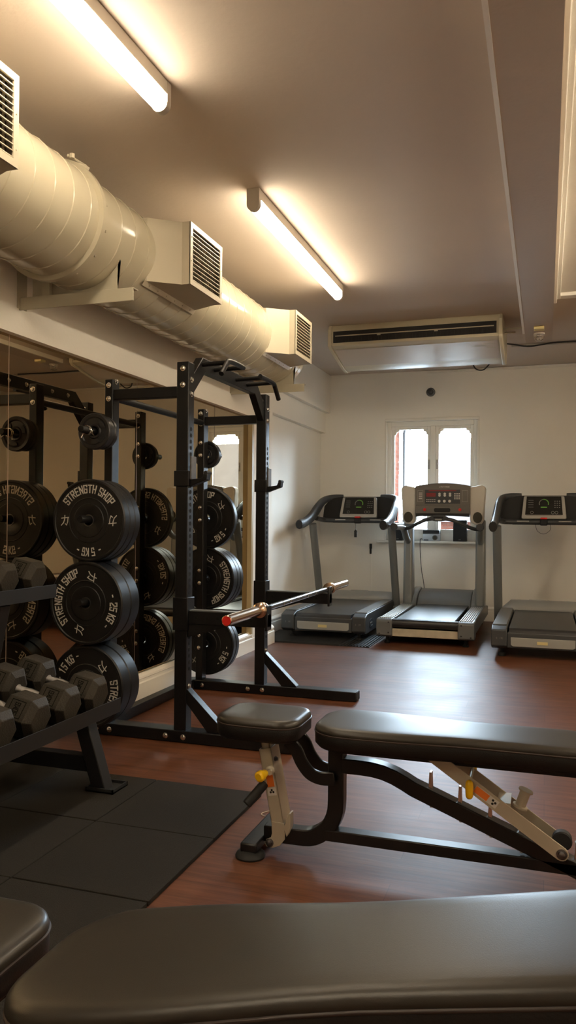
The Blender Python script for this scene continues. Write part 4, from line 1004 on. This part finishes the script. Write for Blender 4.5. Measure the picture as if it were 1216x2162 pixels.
def make_bench(label, loc, incline=0.0, detail=True):
    # local: x along bench, seat at -x; y=0 on the centre line; the camera looks from -y
    t = thing('weight_bench', label, 'bench', loc, group='adjustable black padded weight benches')
    F = M['benchframe']
    build_pad(t, 'seat_pad', -1.092, -.786, 0.0, .268, .478, r_=.075, taper=lambda u: 1.0 - .12 * max(0, -u) ** 2)
    piv = Vector((-.70, 0, .40)); mt = Matrix.Translation(piv) @ Matrix.Rotation(-incline, 4, 'Y') @ Matrix.Translation(-piv)
    build_pad(t, 'back_pad', -.735, .175, 0.0, .312, .478, r_=.110, taper=waist, mtx=mt)
    MB().box(-.66, .12, -.03, .03, .365, .403).xf(mt).build('back_pad_frame', F, t, bevel=.004)
    # column curving down into the front foot
    P = [(-.672, 0, .40), (-.672, 0, .20)] + [(-.672 - .115 * (1 - math.cos(math.radians(q))), 0, .19 - .13 * math.sin(math.radians(q))) for q in range(10, 91, 10)] + [(-.93, 0, .058)]
    MB().rsweep(P, .055, .050, up=(0, 1, 0)).build('column', F, t, bevel=.004)
    P = [(-.655, 0, .322), (-.58, 0, .322), (-.545, 0, .320), (-.51, 0, .314), (-.475, 0, .303), (-.44, 0, .287), (-.41, 0, .271), (.04, 0, .100), (.15, 0, .058)]
    m = MB().rsweep(P, .05, .052, up=(0, 1, 0)); m.build('main_beam', F, t, bevel=.004)
    MB().box(-.71, .16, -.026, .026, .062, .100).build('base_rail', F, t, bevel=.004)
    MB().box(.13, .20, -.22, .22, .025, .075).build('rear_stabiliser', F, t, bevel=.006)
    MB().box(-.985, -.925, -.11, .19, .020, .052).build('front_stabiliser', F, t, bevel=.006)
    for (x, y) in ((-.955, -.085), (-.955, .17), (.165, -.2), (.165, .2)):
        MB().lathe([(.05, .0), (.052, .006), (.048, .014), (.03, .024)], (x, y, 0), (0, 0, 1), 20).build('rubber_foot', M['rubber'], t)
    # seat cradle, two curved cheeks
    for y in (-.05, .05):
        P = smooth_path([(-.835, y, .398), (-.805, y, .37), (-.785, y, .33), (-.755, y, .295), (-.715, y, .282), (-.668, y, .286)], 5)
        MB().rsweep(P, .044, .014, up=(0, 1, 0)).build('seat_cradle', F, t, bevel=.003)
    MB().box(-.95, -.81, -.055, .055, .388, .403).build('seat_bracket', F, t, bevel=.002)
    # champagne adjusting strut under the seat
    def strut(m, a, b_, wx, y0, y1, th=.003):
        # open channel: front web + two sides
        a = Vector(a); b_ = Vector(b_); d = (b_ - a).normalized(); sx = Vector((d.z, 0, -d.x))
        for (p, q, ya, yb) in ((-wx, wx, y0, y0 + th), (-wx, -wx + th, y0, y1), (wx - th, wx, y0, y1)):
            vs = [a + sx * p, a + sx * q, b_ + sx * q, b_ + sx * p]
            m.add([(v.x, yy, v.z) for yy in (ya, yb) for v in vs], [(0, 1, 2, 3), (7, 6, 5, 4), (0, 1, 5, 4), (1, 2, 6, 5), (2, 3, 7, 6), (3, 0, 4, 7)])
    m = MB(); strut(m, (-.868, 0, .105), (-.918, 0, .362), .022, -.052, .03)
    hk = [(-.890, .115), (-.845, .115), (-.842, .085), (-.842, .060), (-.858, .038), (-.885, .026), (-.908, .028), (-.914, .040), (-.908, .053), (-.892, .060), (-.888, .075)]
    m.prism(hk, 'y', -.056, -.050); m.prism([(x, z) for x, z in hk], 'y', .028, .034)
    m.prism([(-.846, .100), (-.828, .150), (-.822, .150), (-.822, .10), (-.835, .07)], 'y', -.056, -.02)
    st = m.build('seat_strut', M['beige'], t, bevel=.001)
    m = MB(); strut(m, (-.905, 0, .30), (-.925, 0, .395), .016, -.040, .02); m.build('inner_strut', M['beige'], t)
    MB().lathe([(.016, 0), (.016, -.010), (.009, -.014), (.009, -.030)], (-.897, -.052, .292), (-.25, 1, .05), 16).build('pin_housing', M['beige'], t)
    MB().lathe([(.010, -.028), (.013, -.034), (.013, -.044), (.0185, -.052), (.0185, -.068), (.012, -.073), (0, -.073)], (-.897, -.052, .292), (.25, 1, .1), 20).build('yellow_knob', M['yellow'], t)
    m = MB().tube([(-.905, -.02, .262), (-.925, -.05, .235)], .008, 10); m.build('grip_stem', M['beige'], t)
    MB().tube([(-.917, -.045, .243), (-.968, -.095, .178)], .0165, 18).build('hand_grip', M['rubber'], t, bevel=.004)
    def sticker(m, c0, ex, ey, w2, h2, y):
        c0 = Vector(c0); ex = Vector(ex).normalized(); ey = Vector(ey).normalized()
        m.add([c0 + ex * u + ey * v_ + Vector((0, y, 0)) for u, v_ in ((-w2, -h2), (w2, -h2), (w2, h2), (-w2, h2))], [(0, 1, 2, 3)])
    ax = Vector((-.050, 0, .257)).normalized(); px = Vector((ax.z, 0, -ax.x))
    m = MB(); base_ = Vector((-.868, 0, .105))
    m.mat(0); sticker(m, base_ + ax * .155, px, ax, .013, .024, -.0528); m.mat(1); sticker(m, base_ + ax * .158, px, ax, .0155, .028, -.0524); sticker(m, base_ + ax * .115, px, ax, .0155, .014, -.0524)
    m.mat(2)
    for dx, dz in ((0, .005), (-.005, -.002), (.005, -.002)): m.lathe([(.004, -.0006), (.0, -.0007)], tuple(base_ + ax * (.115 + dz) + px * dx + Vector((0, -.0524, 0))), (0, 1, 0), 10, caps=False)
    m.build('warning_sticker', [M['orange'], M['whitest'], M['black']], t, smooth=0)
    for q_ in (((-.896, -.056, .043), (0, -1, 0), .010), ((-.886, -.03, .325), (1, -.3, 0), .006)):
        m = MB(); bolt(m, *q_); m.build('pivot_bolt', M['shaft'], t)
    # back support: two champagne side plates
    e0 = Vector((-.350, 0, .400)); e1 = Vector((.052, 0, .135)); 
    if incline: e0 = e0 + Vector((0, 0, .04))
    d = (e1 - e0).normalized(); nn = Vector((-d.z, 0, d.x)); hw = .021
    if nn.z < 0: nn = -nn
    def pl(y0, y1):
        pts = [e0 - nn * hw, e0 + nn * hw]; c_ = e1
        for q in range(9):
            a = math.radians(90 - 22.5 * q); pts.append(c_ + nn * hw * math.sin(a) + d * hw * math.cos(a))
        pts.append(e1 - nn * hw)
        return MB().prism([(p.x, p.z) for p in pts], 'y', y0, y1)
    for y in (-.052, .046): pl(y, y + .006).build('support_arm', M['beige'], t, bevel=.001)
    m = MB(); c0 = e0 + d * .30
    m.bar(c0 - d * .035 + nn * .016 + Vector((0, -.05, 0)), c0 - d * .035 + nn * .016 + Vector((0, .05, 0)), .040, .008)
    pa = e0 + d * .315 + nn * .024; pb = pa + Vector((.018, 0, .052))
    m.tube([pa, pb], .0165, 20).lathe([(.023, 0), (.023, .005), (.0, .005)], pb, (pb - pa), 24).lathe([(.024, 0), (.024, .006), (.017, .008)], pa, (pb - pa), 24)
    m.build('post_stub', M['beige'], t, smooth=40)
    for y in (-.066, .066):
        c1 = e0 + d * .150 + Vector((0, y, .002 if y < 0 else .018))
        MB().lathe([(0, -.031), (.007, -.030), (.0115, -.024), (.0125, -.01), (.0125, .012), (.011, .022), (.006, .028), (.0, .029)], c1 + Vector((0, 0, -.012)), (0, 0, 1), 18).build('yellow_grip', M['yellow'], t, smooth=50)
    c1 = e0 + d * .150; MB().tube([c1 + Vector((0, -.07, .01)), c1 + Vector((0, .07, .02))], .006, 10).build('cross_pin', M['beige'], t)
    m = MB(); cc = e0 + d * .195; m.mat(1); sticker(m, cc, d, nn, .027, .013, -.0524); m.mat(0); sticker(m, cc - d * .001, d, nn, .024, .011, -.0528)
    m.mat(1); sticker(m, cc + d * .042, d, nn, .015, .013, -.0524); m.mat(2)
    for dx, dz in ((.006, .002), (-.004, .005), (.0, -.005)): m.lathe([(.004, -.0006), (.0, -.0007)], tuple(cc + d * (.042 + dx) + nn * dz + Vector((0, -.0524, 0))), (0, 1, 0), 10, caps=False)
    m.build('warning_sticker', [M['orange'], M['whitest'], M['black']], t, smooth=0)
    m = MB(); bolt(m, tuple(e1 + Vector((0, -.052, 0))), (0, -1, 0), .011); m.build('pivot_bolt', M['shaft'], t)
    MB().lathe([(.026, -.016), (.030, -.012), (.030, .012), (.026, .016)], e1 + nn * .022 - d * .012, (0, 1, 0), 24).build('roller_wheel', M['rubber'], t)
    # chrome stop pegs along the beam
    for px_ in (-.355, -.260, -.165, -.070, .095):
        pz = .271 + (.100 - .271) * ((px_ + .41) / .45)
        m = MB().prism([(px_ - .010, pz - .03), (px_ + .009, pz - .03), (px_ + .005, pz + .080), (px_ - .003, pz + .080)], 'y', -.012, .012)
        m.lathe([(.007, 0), (.007, .040), (0, .040)], (px_ + .004, 0, pz + .002), (0, 0, -1), 10); m.build('stop_peg', M['chrome'], t, bevel=.001)
    return t
make_bench('black padded weight bench lying flat across the middle of the floor', (0, 2.600, 0))
make_bench('black padded weight bench in the immediate foreground at the bottom of the photo', (.006, 1.036, .012), math.radians(12.5))

for o in BASES:
    if 'base' in o: del o['base']
for o in bpy.data.objects:
    if 'base' in o: del o['base']
